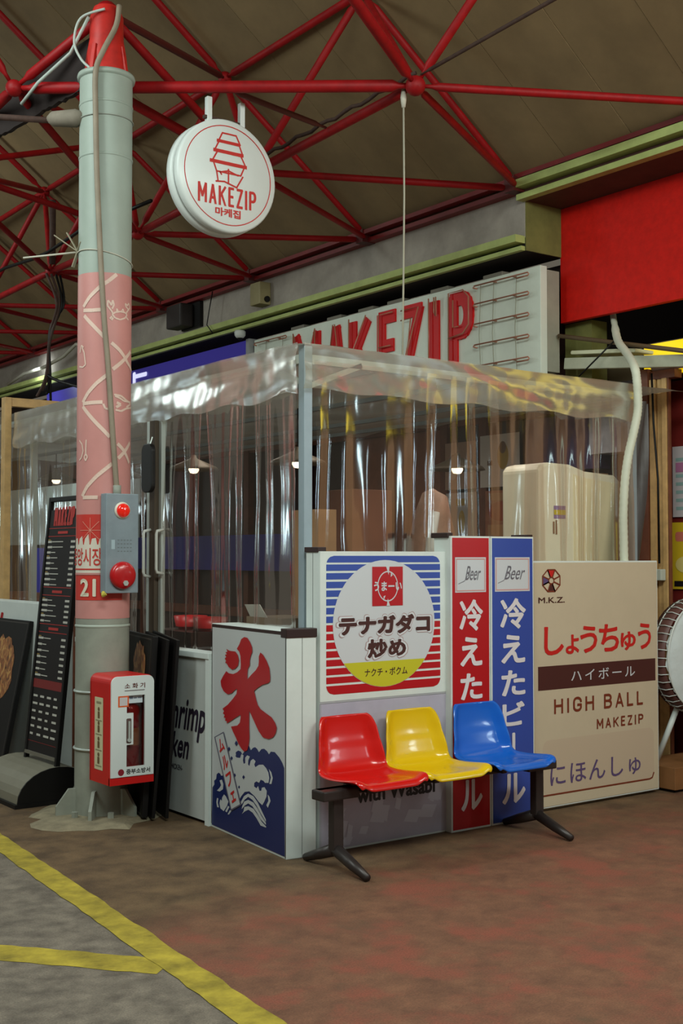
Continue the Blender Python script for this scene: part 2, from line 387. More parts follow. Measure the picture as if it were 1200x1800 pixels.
# shop front behind the vinyl enclosure
ws = struct(MB().box(7.05, 7.2, 6.42, 20, 0, 3.84).box(7.05, 7.2, 5.78, 6.42, 0, 2.85).build('wall_shop', WOODD), 'dark wooden shop front behind the vinyl curtains')
for y in (5.80, 6.93, 7.49, 7.98, 8.72, 9.30, 10.1, 11.2, 12.4, 13.6):
    MB().box(6.98, 7.05, y-.045, y+.045, 0, 2.9).build('post', WOODB, ws)
MB().box(6.99, 7.05, 5.8, 14, 2.66, 2.78).build('head_rail', WOODB, ws)
MB().box(6.99, 7.05, 5.8, 14, 0.9, 1.0).build('mid_rail', WOODB, ws)
MB().box(6.99, 7.05, 13.7, 19, 1.72, 2.55).build('pale_panel', M('pale_panel_m', rgb(190, 200, 194), .5, var=.15, vscale=2), ws)
for y0, y1 in ((8.76, 9.26), (8.02, 8.68)):
    MB().box(7.02, 7.05, y0, y1, 1.0, 2.66).build('panel', M('orange_wood', rgb(140, 82, 54), .45, var=.2, vscale=5), ws)
# neighbouring shop at right, dark recess above it
wr = struct(MB().box(7.35, 7.5, 5.25, 6.3, 0, 2.85).build('wall_right', M('dark_red_wall', rgb(120, 30, 24), 0.6, var=.25, vscale=4)), 'dark red neighbouring shop front')
MB().box(7.36, 7.5, 2, 5.25, 0, 2.85).build('wood_front', M('tan_wood_front', rgb(150, 104, 64), .5, var=.2, vscale=3), wr)
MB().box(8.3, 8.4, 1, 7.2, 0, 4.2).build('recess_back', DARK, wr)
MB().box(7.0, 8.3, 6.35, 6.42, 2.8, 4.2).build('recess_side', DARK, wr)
wp = thing('wooden_door_frame', 'yellow-brown grooved wooden door frame beside the beige sign', 'door frame', (7.0, 5.64, 0))
for k, (y0, y1, xx, mt) in enumerate(((5.70, 5.75, 6.99, WOODY), (5.645, 5.692, 7.005, WOODY), (5.600, 5.640, 6.99, WOODY), (5.585, 5.597, 7.0, WOODB))):
    MB().box(xx, xx+.03, y0, y1, 0, 2.82).build('upright', mt, wp, bevel=.004)
MB().box(7.0, 7.08, 5.53, 5.75, 2.82, 2.88).build('head', WOODB, wp)
cl = MB().box(6.93, 6.985, 5.61, 5.70, 1.38, 1.46).build('clamp', M('pale_clip', rgb(186, 190, 176), .5), wp, bevel=.006)

# ================================================================ SPACE FRAME
sf = thing('space_frame', 'red tubular space frame with ball joints under the sloping roof', 'roof truss', (4.7, 9, 4.3))
Wn = [V((6.47, 4.68+1.845*k, 4.31)) for k in range(8)]
Un = [V((5.0, 4.72+1.82*k, 5.43-.02*k)) for k in range(8)]
Wn[0].z = 4.40
Ln = [V((4.7, 3.79+1.83*k, z)) for k, z in enumerate((4.42, 4.40, 4.34, 4.28, 4.30, 4.28, 4.28, 4.28))]
T = V((3.24, 6.83, 4.90)); Q = V((2.887, 7.43, 4.533))
Vn = [p+V((-1.5, 0, 1.13)) for p in Un]
Q2 = Q+V((0.1, 1.84, 0)); Q0 = V((3.3, 4.98, 4.83))
TUBES = {}
def rod(p, q, r, mt=RED, name='rod'):
    r *= .86
    d = (q-p).normalized(); p2 = p+d*.05; q2 = q-d*.05
    m = MB().tube([p2, p2+d*.05, p2+d*.09, q2-d*.09, q2-d*.05, q2], [r*.45, r*.5, r, r, r*.5, r*.45], 10)
    return m.build(name, mt, sf, smooth=True)
def node(p, r=.055):
    m = MB(); prof = [(max(.001, r*math.sin(math.pi*k/10)), -r*math.cos(math.pi*k/10)) for k in range(11)]
    m.lathe(prof, p, (0.4, 0.9, 0.3), 16); return m.build('ball_joint', RED, sf, smooth=True)
for k in range(1, 7): rod(Ln[k], Ln[k+1], .037)
for k in range(1, 7): rod(Un[k], Un[k+1], .034)
for k in range(1, 8):
    rod(Un[k], Wn[k], .030); rod(Un[k], Vn[k], .034)
    rod(Ln[k], Un[k], .030)
    rod(Ln[k], Wn[k], .028)
    rod(Ln[k], Un[k-1], .032); rod(Ln[k], Wn[k-1], .030)
rod(Q, Ln[1], .043, name='main_chord')
rod(T, Q, .036); rod(T, Ln[2], .034); rod(T, Un[2], .030, M('dark_red_paint', rgb(84, 22, 20), .5)); rod(Q0, Ln[1], .038)
rod(Q, Ln[3], .032); rod(Q, Un[3], .028); rod(Q, V((2.0, 7.43, 5.7)), .032); rod(Q, Q2, .04)
rod(Q2, Un[3], .03); rod(Q2, Un[4], .03); rod(Q2, Ln[4], .03); rod(Q2, Ln[3], .03)
c0 = Q.lerp(Ln[1], .235)
rod(c0, Ln[2], .04)
rod(Q.lerp(Ln[1], .53), Ln[1].lerp(Ln[2], .47), .022, M('brown_red_bar', rgb(96, 44, 36), .6), 'sign_support_bar')
for p in Ln[1:]+Un+[Q, Q2]: node(p)
node(Ln[1], .062); node(T, .07)
for zz, x0, x1, y0_, y1_ in ((4.275, 6.42, 6.5, 6.54, 20), (4.335, 6.37, 6.45, 6.54, 20), (4.365, 6.40, 6.48, 1, 6.54)):
    MB().box(x0, x1, y0_, y1_, zz, zz+.035).build('edge_angle', M('dark_red_angle', rgb(120, 20, 22), .5, var=.2), sf)
for k in range(1, 7): MB().box(6.36, 6.50, Wn[k].y-.05, Wn[k].y+.05, 4.27, 4.38).build('wall_bracket', M('dark_red_paint', rgb(84, 22, 20), .5), sf)
rod(Ln[1]+V((0,0,.05)), Ln[0]+V((0,0,.12)), .014, DUST, 'tie_rod')
# black cable strapped along the lower chord
cb = MB(); pts = []
for i in range(20, 41):
    p = Ln[1] if i <= 20 else Ln[1].lerp(Ln[2], (i-20)/20)
    pts.append(p+V((0, 0, .075+.012*math.sin(i*1.9))))
cb.tube(pts, .013, 6); tag(cb.build('power_cable', DUST, smooth=True), 'dark dusty cable running above the lower red chord beside the round sign', 'cable')
pts = [V((4.55, 12.6-.35*i, 4.44+.03*math.sin(i))) for i in range(12)]
tag(MB().tube(pts, .016, 6).build('power_cable', BLACKM, smooth=True), 'black cable strung along the frame left of the column', 'cable')

# dark strip, uneven lower edge, below the tube from column top to left joint
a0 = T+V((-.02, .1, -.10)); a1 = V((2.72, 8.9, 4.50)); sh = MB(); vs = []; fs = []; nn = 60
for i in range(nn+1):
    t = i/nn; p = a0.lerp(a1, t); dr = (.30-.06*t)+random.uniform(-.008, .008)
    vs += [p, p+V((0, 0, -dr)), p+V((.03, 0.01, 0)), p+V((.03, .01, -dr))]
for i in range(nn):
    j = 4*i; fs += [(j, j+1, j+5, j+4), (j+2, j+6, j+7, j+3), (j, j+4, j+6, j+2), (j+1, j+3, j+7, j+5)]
sh.add(vs, fs); tag(sh.build('dark_strip', M('dark_strip_brown', rgb(44, 34, 32), .9, var=.2)), 'dark strip with uneven lower edge below the red tube left of column top', 'tarpaulin')
tag(MB().tube([T+V((-.12, .0, -.06)), T.lerp(Q, .35)+V((-.03, -.02, -.10)), T.lerp(Q, .7)+V((-.02, 0, -.11)), Q+V((0.04, -.02, -.10))], .011, 6).build('pale_cable', M('pale_cable_m', rgb(176, 184, 176), .6), smooth=True), 'pale cable running along the tube left of column top', 'cable')

# ================================================================ COLUMN
CX, CY, CR = 3.24, 6.83, 0.16
colm = thing('steel_column', 'round grey steel column with pink illustrated wrap and red top', 'column', (CX, CY, 0))
MB().lathe([(CR,1.18),(CR,0.0)], (CX,CY,0), n=48).build('lower_shaft', COLDIRTY, colm, True)
MB().lathe([(CR,1.18),(CR,4.47)], (CX,CY,0), n=48).build('upper_shaft', COLGREY, colm, True)
MB().lathe([(CR-.01,4.46),(CR+.012,4.465),(CR+.016,4.48),(CR+.012,4.495),(.13,4.50)], (CX,CY,0), n=48).build('collar', COLGREY, colm, True)
MB().lathe([(.135,4.49),(.122,4.62),(.104,4.72),(.102,4.86),(.08,4.92)], (CX,CY,0), n=32).build('red_neck', M('neck_red', rgb(190, 34, 26), .5, var=.2, vscale=10), colm, True)
for k in range(4):
    t = math.radians(-107+45+90*k); d = V((math.cos(t), math.sin(t), 0)); s_ = V((-d.y, d.x, 0))
    m = MB(); c = V((CX, CY, 0))
    pp = [(.10, 4.50), (.155, 4.50), (.125, 4.66), (.10, 4.66)]
    vs = [c+d*r+s_*e+V((0,0,z)) for e in (-.012, .012) for r, z in pp]
    m.add(vs, [(0,1,2,3),(7,6,5,4),(0,4,5,1),(1,5,6,2),(2,6,7,3),(3,7,4,0)]); m.build('neck_rib', MATS['neck_red'], colm)
for z in (3.975, 4.30, 1.135):
    MB().lathe([(CR+.001,z-.008),(CR+.004,z-.004),(CR+.004,z+.004),(CR+.001,z+.008)], (CX,CY,0), n=48).build('seam_band', COLGREY if z > 2 else M('pale_band', rgb(176, 184, 172), .5), colm, True)
MB().lathe([(CR+.0015,1.18),(CR+.0015,3.25)], (CX,CY,0), n=64).build('pink_wrap', PINK, colm, True)
def cylmap(a, z, d):   # a = arc length to the right from the axis facing the camera
    t = math.radians(-107)+a/CR
    return V((CX+(CR+d)*math.cos(t), CY+(CR+d)*math.sin(t), z))
def cylstrip(m, deg0, z0, deg1, z1, wd, d):
    n = max(2, int(abs(deg1-deg0)/6)+1); L = math.hypot(math.radians(deg1-deg0)*CR, z1-z0) or 1e-6
    ox, oz = -(z1-z0)/L*wd/2, math.radians(deg1-deg0)*CR/L*wd/2; vs = []; fs = []
    for i in range(n+1):
        t = i/n; a = math.radians(deg0+(deg1-deg0)*t+107)*CR; z = z0+(z1-z0)*t
        vs += [cylmap(a+ox, z+oz, d), cylmap(a-ox, z-oz, d)]
    for i in range(n): fs.append((2*i, 2*i+1, 2*i+3, 2*i+2))
    m.add(vs, fs)
COLDRAW = [[0.022,[[-165.4,3.047],[-148.5,3.102],[-124.5,3.164],[-107.8,3.198],[-90.3,3.243]]],[0.022,[[-165.3,3.025],[-141.8,3.02],[-120.0,3.024]]],[0.022,[[-163.0,2.994],[-138.5,2.925],[-115.4,2.857]]],[0.022,[[-101.2,2.827],[-82.6,2.788],[-69.6,2.753],[-57.7,2.717],[-31.4,2.676]]],[0.022,[[-44.4,2.796],[-65.2,2.746],[-82.4,2.704],[-97.9,2.668]]],[0.022,[[-109.2,2.634],[-131.6,2.582],[-150.1,2.528],[-165.2,2.471]]],[0.022,[[-165.1,2.463],[-137.2,2.467],[-118.6,2.469]]],[0.022,[[-165.1,2.447],[-133.9,2.351],[-102.7,2.261]]],[0.022,[[-86.0,2.224],[-69.7,2.187],[-48.4,2.115]]],[0.022,[[-45.1,2.241],[-65.5,2.184],[-84.1,2.136]]],[0.022,[[-97.9,2.103],[-130.1,2.026],[-151.7,1.964],[-165.0,1.909]]],[0.022,[[-162.8,1.901],[-127.0,1.901]]],[0.01,[[-100.2,2.999],[-92.8,3.013],[-81.5,3.021],[-68.4,3.021],[-61.5,3.01],[-68.3,2.987],[-81.4,2.972],[-92.7,2.977],[-100.2,2.999]]],[0.01,[[-98.7,3.008],[-104.6,3.03],[-110.3,3.049],[-108.9,3.081],[-104.1,3.066],[-101.7,3.051],[-98.9,3.084],[-95.9,3.057],[-100.2,3.031]]],[0.01,[[-64.0,3.021],[-56.4,3.045],[-66.4,3.06],[-67.7,3.076],[-60.8,3.067],[-54.8,3.084],[-50.1,3.061],[-56.4,3.041]]],[0.008,[[-90.3,3.018],[-89.7,3.036],[-86.5,3.021]]],[0.008,[[-78.1,3.024],[-74.4,3.04],[-71.7,3.024]]],[0.01,[[-100.1,2.987],[-105.0,2.97]]],[0.01,[[-97.2,2.98],[-101.5,2.963]]],[0.01,[[-63.9,2.993],[-56.1,2.981]]],[0.012,[[-94.5,2.517],[-78.3,2.513],[-61.9,2.49]]],[0.012,[[-93.0,2.509],[-81.8,2.5],[-70.7,2.485],[-42.0,2.484]]],[0.012,[[-117.2,2.459],[-112.9,2.431],[-105.9,2.428]]],[0.012,[[-91.3,2.426],[-78.1,2.421],[-61.8,2.442],[-34.7,2.455]]],[0.016,[[-88.3,2.471],[-78.2,2.461],[-89.7,2.442]]],[0.012,[[-61.9,2.49],[-42.0,2.476],[-61.8,2.45]]],[0.009,[[-154.4,2.246],[-155.3,2.186],[-155.2,2.162],[-159.7,2.143],[-155.8,2.119],[-151.2,2.142],[-155.2,2.162]]],[0.009,[[-176.7,2.246],[-166.3,2.22],[-163.1,2.179],[-168.3,2.14],[-176.0,2.126]]],[0.009,[[-168.9,2.804],[-162.1,2.77],[-157.9,2.697],[-166.1,2.683],[-179.5,2.691]]],[0.009,[[-164.4,2.802],[-171.5,2.817],[-176.8,2.774]]]]
m = MB()
for wd, pl in COLDRAW:
    for (d0, z0), (d1, z1) in zip(pl[:-1], pl[1:]): cylstrip(m, d0, z0, d1, z1, wd, .004)
m.build('wrap_drawing', WRAPLINE, colm)
def cylpatch(a0, a1, z0, z1, d, mat, name, parent=colm, n=24):
    vs = []; fs = []
    for i in range(n+1):
        a = a0+(a1-a0)*i/n; vs += [cylmap(a, z0, d), cylmap(a, z1, d)]
    for i in range(n): fs.append((2*i, 2*i+2, 2*i+3, 2*i+1))
    return MB().add(vs, fs).build(name, mat, parent, True, fix=False)
WRED = M('wrap_red', rgb(204, 56, 46), .5); WWH = M('wrap_white', rgb(224, 212, 196), .5)
cylpatch(-.24, .10, 1.29, 1.80, .003, WRED, 'market_plate')
cylpatch(-.24, .10, 1.452, 1.62, .005, WWH, 'white_field')
m = MB()
for k in range(7):
    x = -.215+k*.046; m.add([cylmap(x-.02, 1.619, .005), cylmap(x+.02, 1.619, .005), cylmap(x+.012, 1.66+.012*(k % 3), .005), cylmap(x-.012, 1.655, .005)], [(0,1,2,3)])
m.build('skyline_mark', WWH, colm, fix=False)
m = MB()
for k in range(8):
    t = math.pi*k/8; cylstrip(m, math.degrees((-.10+.0)/CR)-107, 1.705, math.degrees((-.10+.075*math.cos(t*2))/CR)-107, 1.705+.075*math.sin(t*2), .003, .006)
m.build('fan_drawing', M('wrap_pale', rgb(226, 150, 130), .5), colm)
text('중앙시장', None, (-.262, 1.495, -.030, 1.60), .007, WRED, colm, 'market_name', .012, mapf=cylmap)
cylpatch(-.24, .10, 1.47, 1.478, .007, WRED, 'thin_line'); cylpatch(-.24, .10, 1.44, 1.452, .006, PINK, 'thin_line')
text('21', None, (-.168, 1.312, -.062, 1.418), .007, M('wrap_digit', rgb(230, 218, 196), .5), colm, 'plate_number', .03, mapf=cylmap)
for k in (0, 1, 3, 4, 5):
    t = math.radians(-129+60*k); d = V((math.cos(t), math.sin(t), 0)); s_ = V((-d.y, d.x, 0)); c = V((CX, CY, 0)); m = MB()
    pp = [(.155, .01), (.275, .01), (.275, .07), (.20, .17), (.155, .17)]
    vs = [c+d*r+s_*e+V((0,0,z)) for e in (-.01, .01) for r, z in pp]
    m.add(vs, [(0,1,2,3,4),(9,8,7,6,5)]+[(i, 5+i, 5+(i+1) % 5, (i+1) % 5) for i in range(5)]); m.build('base_gusset', COLDIRTY, colm)
    m2 = MB().lathe([(.02,.0),(.02,.05),(.001,.052)], c+(V((math.cos(t+.5), math.sin(t+.5), 0)))*.215, n=6); m2.build('anchor_nut', COLDIRTY, colm)
MB().lathe([(.001,.012),(.29,.012),(.29,.0)], (CX,CY,0), n=24).build('base_plate', M('rusty_plate', rgb(130, 96, 70), .8, var=.3, vscale=10), colm)
# broken mortar pad round the foot
pad = MB(); n = 30; vs = [(CX, CY, .02)]; fs = []
for k in range(n):
    t = 2*math.pi*k/n; r = .40+random.uniform(-.05, .06)+(.06 if 3.2 < t < 4.8 else 0)
    vs += [(CX+r*.82*math.cos(t), CY+r*.82*math.sin(t), .018), (CX+r*math.cos(t), CY+r*math.sin(t), .001)]
for k in range(n):
    j = 1+2*k; j2 = 1+2*((k+1) % n); fs += [(0, j, j2), (j, j+1, j2+1, j2)]
struct(pad.add(vs, fs).build('floor_pad', M('old_mortar', rgb(136, 124, 100), .9, var=.3, vscale=9, bump=.6, bscale=30)), 'broken mortar pad around the column foot')
# conduit pipe down the column
PIPE = [[-135.5,4.46],[-134.9,4.2],[-131.9,3.856],[-124.5,3.375],[-116.3,2.966],[-108.5,2.694],[-99.2,2.288],[-89.6,1.923]]
pts = [T+V((.02, -.13, .0)), V((CX-.01, CY-.15, 4.76)), V((CX-.10, CY-.165, 4.58))]
for dg, z in PIPE: pts.append(V((CX+.183*math.cos(math.radians(dg)), CY+.183*math.sin(math.radians(dg)), z)))
cd = thing('conduit_pipe', 'thin brown-grey conduit pipe running down the column to alarm box', 'pipe', tuple(pts[-1]))
MB().tube(spline(pts, 5), .0165, 10).build('tube', M('conduit_grey', rgb(142, 128, 110), .6, var=.15), cd, True)
MB().tube([pts[-1]-V((0,0,.02)), pts[-1]+V((0,0,.05))], .024, 10).build('coupling', COLDIRTY, cd, True)
# wires tied round the column
def ring(z, tilt, r=.164, n=40, rad=.004): return MB().tube([(CX+r*math.cos(2*math.pi*k/n), CY+r*math.sin(2*math.pi*k/n), z+tilt*math.cos(2*math.pi*k/n)) for k in range(n+1)], rad, 6, False)
PALEW = M('pale_string', rgb(196, 190, 174), .8)
tw = thing('tie_string', 'pale string knotted round the column just above pink wrap', 'string', (CX-.16, CY, 3.38))
ring(3.36, -.035).build('loop', PALEW, tw, True)
kx = V((CX-.15, CY+.06, 3.40))
MB().tube([kx, kx+V((-.18, .16, -.02)), kx+V((-.26, .22, -.03))], .006, 6).build('loose_end', PALEW, tw, True)
for e in ((-.12, .08, .10), (-.05, .05, .12), (-.02, .03, -.09), (.0, -.06, .05)):
    MB().bar(kx, kx+V(e), .028, .006).build('knot_end', M('old_tape', rgb(150, 140, 118), .8), tw)
cw = thing('cable_joint', 'brown cable with taped joint tied to the column side', 'cable', (CX-.2, CY, 4.2))
j0 = V((CX-.17, CY+.06, 4.22))
MB().tube([j0+V((-.10, .12, .0)), j0+V((-.55, .65, .10)), j0+V((-1.2, 1.4, .22))], .02, 8).build('cable_run', DUST, cw, True)
MB().tube([j0+V((.03, -.05, 0)), j0, j0+V((-.10, .12, .01)), j0+V((-.12, .145, .01))], [.03, .055, .045, .02], 10).build('taped_joint', M('grey_tape', rgb(128, 118, 104), .8, var=.2), cw, True)
ring(4.21, 0.0).build('tie_wire', M('thin_wire', rgb(150, 154, 144), .6), cw, True)
lw_ = MB().tube(spline([T+V((-.06, -.10, -.03)), T+V((-.17, .0, -.08)), T+V((-.20, .03, -.22)), T+V((-.17, .0, -.33)), V((CX-.135, CY-.06, 4.50))]), .008, 8)
tag(lw_.build('cable_loop', M('pale_cable_m', rgb(176, 184, 176), .6), smooth=True), 'pale cable loop hanging beside the red column neck', 'cable')

# ================================================================ ALARM BOX and EXTINGUISHER CABINET on the column
al = thing('fire_alarm_box', 'grey steel fire alarm box with red lamp and red bell on the column', 'alarm box', (3.245, 6.64, 1.33))
MB().box(3.148, 3.360, 6.60, 6.672, 1.333, 1.922).build('housing', M('alarm_grey', rgb(134, 146, 154), .45, .1, var=.12, vscale=7), al, bevel=.005)
fa = frame((3.148, 6.60, 1.333), (1, 0, 0)); cxa = .115
MB().lathe([(.05,0),(.05,.006),(.043,.012),(.040,.012)], (3.252, 6.60, 1.822), (0,-1,0), 32).build('lamp_rim', M('rim_white', rgb(226, 214, 196), .4), al, True)
MB().lathe([(.041,.004),(.041,.02),(.034,.034),(.020,.042),(.001,.045)], (3.252, 6.60, 1.822), (0,-1,0), 32).build('warning_lamp', M('lamp_red', rgb(214, 30, 20), .15, coat=.6, emit=.25, ecol=rgb(255, 40, 20)), al, True)
be = MB().lathe([(.080,0),(.082,.015),(.074,.032),(.060,.040),(.030,.044),(.001,.045)], (3.254, 6.60, 1.438), (0,-1,0), 40).build('bell', M('bell_red', rgb(186, 16, 22), .3, coat=.3), al, True)
MB().lathe([(.017,.0),(.017,.008),(.001,.008)], (3.256, 6.557, 1.393), (0,-1,0), 6).build('bell_nut', ALU, be)
prints('sticker', [R(.035, .26, .058, .315)], fa, .001, M('pale_sticker', rgb(168, 186, 194), .5), al)
prints('worn_print', [R(.075+.02*i, .245+.022*j, .087+.02*i, .25+.022*j) for i in range(5) for j in range(4)], fa, .001, M('faded_grey', rgb(108, 114, 118), .6), al)
MB().tube([(3.137, 6.605, 1.338), (3.125, 6.58, 1.323), (3.135, 6.57, 1.333)], .012, 6).build('tag_tie', M('yellow_tag', rgb(196, 180, 70), .6), al)

ex = thing('extinguisher_cabinet', 'red fire extinguisher cabinet with white windowed door on the column', 'cabinet', (3.22, 6.55, .25))
EX0, EX1, EY0, EZ0, EZ1 = 3.085, 3.362, 6.40, .248, .868
fe = frame((EX0, EY0, EZ0), (1, 0, 0)); EW = EX1-EX0; EH = EZ1-EZ0
EXR = M('cabinet_red', rgb(204, 22, 18), .35, var=.05)
outer = rrect(0, 0, EW, EH, .045, 6, (0, 1, 1, 0)); inner = rrect(.012, .012, EW-.012, EH-.012, .036, 6, (0, 1, 1, 0))
m = MB(); n = len(outer); o_, r_, u_, n_v = fe
for (d0, d1) in ((-.255, 0),):
    vs = [o_+r_*a+u_*b+n_v*d for d in (d0, d1) for a, b in outer]+[o_+r_*a+u_*b+n_v*d for d in (d0, d1) for a, b in inner]
    fs = []
    for i in range(n):
        j = (i+1) % n
        fs += [(i, j, n+j, n+i), (2*n+i, 3*n+i, 3*n+j, 2*n+j), (n+i, n+j, 3*n+j, 3*n+i)]
    m.add(vs, fs)
m.build('case', EXR, ex)
MB().prism(outer, fe, -.262, -.25).build('back_plate', EXR, ex)
WD = M('door_white', rgb(222, 228, 226), .35)
dw = .012  # door: pieces around the stepped window
m = MB()
m.prism(rrect(.004, .045, .092, EH-.004, .04, 6, (0,0,1,0)), fe, 0, dw)
m.prism(rrect(.215, .045, EW-.004, EH-.004, .04, 6, (0,1,0,0)), fe, 0, dw)
m.prism(R(.092, .505, .215, EH-.004), fe, 0, dw); m.prism(R(.092, .045, .215, .10), fe, 0, dw); m.prism(R(.092, .225, .142, .405), fe, 0, dw)
m.prism(R(.092,.405,.10,.505), fe, 0, dw); m.prism(R(.092,.10,.10,.225), fe, 0, dw)
dr = m.build('door', WD, ex)
MB().prism(R(0, 0, EW, .043), fe, -.01, .006).build('lower_lip', EXR, ex)
MB().prism(rrect(.098, .235, .128, .375, .006), fe, dw, dw+.003).build('latch_recess', M('latch_dark', rgb(96, 74, 70), .4), dr)
MB().box(EX0+.108, EX0+.118, EY0-dw-.012, EY0-dw-.002, EZ0+.25, EZ0+.36).build('latch_bar', ALU, dr)
MB().lathe([(.011,0),(.011,.012),(.001,.013)], (EX0+.113, EY0-dw, EZ0+.252), (0,-1,0), 16).build('latch_button', ALU, dr)
MB().prism(R(.10, .10, .215, .505), fe, -.02, -.016).build('window_pane', vinyl('window_plastic', .01, (.75, .6, .58, 1), .03, .05), ex)
MB().prism(R(.125, .458, .212, .508), fe, -.014, -.012).build('inspection_card', M('card_white', rgb(214, 222, 228), .5), ex)
prints('card_lines', [R(.130, .482, .15, .496), R(.155, .484, .175, .490), R(.182, .484, .205, .492), R(.135, .500, .205, .502)], fe, -.011, M('card_ink', rgb(120, 130, 150), .5), ex)
prints('orange_sticker', [R(.045, .442, .112, .505)], fe, dw+.001, M('sticker_orange', rgb(226, 96, 40), .5), dr)
prints('blank_sticker_field', [R(.054, .450, .103, .497)], fe, dw+.002, M('sticker_pale', rgb(206, 198, 198), .5), dr)
text('소 화 기', fe, (.085, .545, .215, .575), dw+.001, M('cab_text_brown', rgb(96, 34, 24), .5), dr, 'door_title', .02)
prints('small_caption', [R(.085, .531, .212, .536)], fe, dw+.001, M('cab_text_grey', rgb(120, 110, 108), .5), dr)
text('중부소방서', fe, (.098, .058, .25, .088), dw+.001, BLACKP, dr, 'station_name', .025)
prints('round_emblem', [ell(.066, .072, .019, .019, 20)], fe, dw+.001, M('emblem_red', rgb(140, 24, 40), .5), dr)
cy = thing('fire_extinguisher', 'red fire extinguisher with yellow label inside the cabinet on the column', 'extinguisher', (3.245, 6.52, .265))
MB().lathe([(.001,.263),(.058,.265),(.062,.29),(.062,.66),(.05,.70),(.02,.715),(.001,.715)], (3.245,6.485,0), n=24).build('cylinder', M('ext_red', rgb(176, 16, 20), .3, coat=.3), cy, True)
MB().lathe([(.0635,.46),(.0635,.56)], (3.245,6.485,0), n=24).build('label_band', M('ext_label', rgb(200, 166, 96), .5), cy, True)
MB().box(3.225, 3.265, 6.44, 6.53, .715, .76).build('valve', BLACKM, cy, bevel=.008)
fl = frame((EX0, EY0+.25, EZ0), (0, -1, 0))
prints('instruction_sticker', [rrect(.055, .075, .165, .49, .004)], fl, .0015, M('sticker_cream', rgb(214, 206, 166), .5), ex)
pic = []
for zc in (.40, .32, .23, .14):
    pic += [ell(.11, zc+.022, .012, .012, 12), R(.098, zc-.03, .122, zc+.008)]
prints('pictogram', pic, fl, .003, M('picto_brown', rgb(110, 84, 50), .5), ex)
prints('caption_lines', [R(.07, zc-.045, .15, zc-.040) for zc in (.40, .32, .23, .14)]+[R(.08, .455, .14, .466)], fl, .003, M('picto_grey', rgb(150, 140, 110), .5), ex)
for z in (.745, .405):
    MB().tube([(CX+.163*math.cos(t), CY+.163*math.sin(t), z) for t in [math.radians(-90-6*k) for k in range(0, 31)]], .008, 6).build('hose_clamp', ALU, ex, True)

# ================================================================ ROUND HANGING SIGN
RX, RY, RZ, RR = 3.915, 6.50, 3.925, .355
rs = thing('round_sign', 'round white double-disc hanging sign with red pagoda drawing', 'sign', (RX, RY, RZ-RR))
SW = M('sign_white', rgb(222, 226, 222), .35, var=.02)
MB().lathe([(.001,-.0),(RR-.012,-.0),(RR,.012),(RR,.055),(RR-.008,.066),(RR-.02,.066)], (RX,RY,RZ), (0,1,0), 64).build('front_disc', SW, rs, True)
MB().lathe([(RR-.02,.06),(RR-.02,.085)], (RX,RY,RZ), (0,1,0), 64).build('seam', M('seam_dark', rgb(84, 70, 74), .6), rs, True)
MB().lathe([(RR-.02,.08),(RR-.006,.08),(RR+.004,.09),(RR+.004,.14),(RR-.01,.15),(.001,.15)], (RX,RY,RZ), (0,1,0), 64).build('rear_disc', SW, rs, True)
for dx, zb, zt in ((-.105, RZ+.33, 4.42), (.135, RZ+.34, 4.43)):
    MB().box(RX+dx-.017, RX+dx+.017, RY+.05, RY+.085, zb, zt).build('hanger_strap', SW, rs, bevel=.003)
MB().box(RX-.14, RX+.16, RY+.055, RY+.08, RZ+.355, RZ+.375).build('hanger_bar', DUST, rs)
fr = frame((RX, RY, RZ), (1, 0, 0)); SR = M('sign_red', rgb(196, 34, 26), .4)
def annul(r0, r1, n=64):
    return [[(r0*math.cos(2*math.pi*k/n), r0*math.sin(2*math.pi*k/n)), (r1*math.cos(2*math.pi*k/n), r1*math.sin(2*math.pi*k/n)), (r1*math.cos(2*math.pi*(k+1)/n), r1*math.sin(2*math.pi*(k+1)/n)), (r0*math.cos(2*math.pi*(k+1)/n), r0*math.sin(2*math.pi*(k+1)/n))] for k in range(n)]
prints('red_ring', annul(.308, .314), fr, .002, SR, rs)
pg = []
for y, hw, th in ((.208, .085, .020), (.145, .110, .022), (.075, .135, .022)): pg += [R(-hw, y-th/2, hw, y+th/2)]
for pl in ([(-.045,.262),(.055,.262),(.085,.208),(-.072,.208),(-.045,.262)], [(-.072,.20),(-.10,.145)], [(.08,.20),(.105,.145)], [(-.08,.14),(-.115,.08)], [(.09,.14),(.125,.08)],
           [(-.11,.075),(-.085,.015),(.09,.015),(.115,.07)], [(-.085,.015),(-.075,-.045),(-.09,-.05)], [(-.09,-.05),(-.03,-.042),(.06,-.065),(.105,.01)], [(0,.04),(0,-.045)], [(-.06,.012),(0,.03),(.07,.012)], [(-.05,-.0),(-.06,.012)]):
    pg += ribbon(pl, .010)
prints('pagoda_drawing', pg, fr, .002, SR, rs)
prints('sign_name', block('MAKEZIP', (-.218, -.195, .205, -.070), .0165, .24), fr, .002, SR, rs)
text('마케집', fr, (-.095, -.262, .090, -.208), .002, SR, rs, 'korean_name', .035)

# rope hanging from the ball joint
rp_ = thing('hanging_rope', 'thin pale rope hanging from red ball joint to enclosure roof', 'rope', (4.62, 5.70, 2.7))
rp0 = Ln[1]+V((-.02, .09, -.05))
MB().tube([rp0, rp0+V((.005, 0, -.6)), rp0+V((0, .005, -1.2)), rp0+V((-.015, .0, -1.72))], .006, 6).build('cord', M('rope_grey', rgb(164, 158, 140), .8), rp_, True)
MB().tube([rp0+V((0,0,.05)), rp0, rp0-V((0,0,.06))], [.012, .02, .012], 8).build('knot', PALEW, rp_, True)

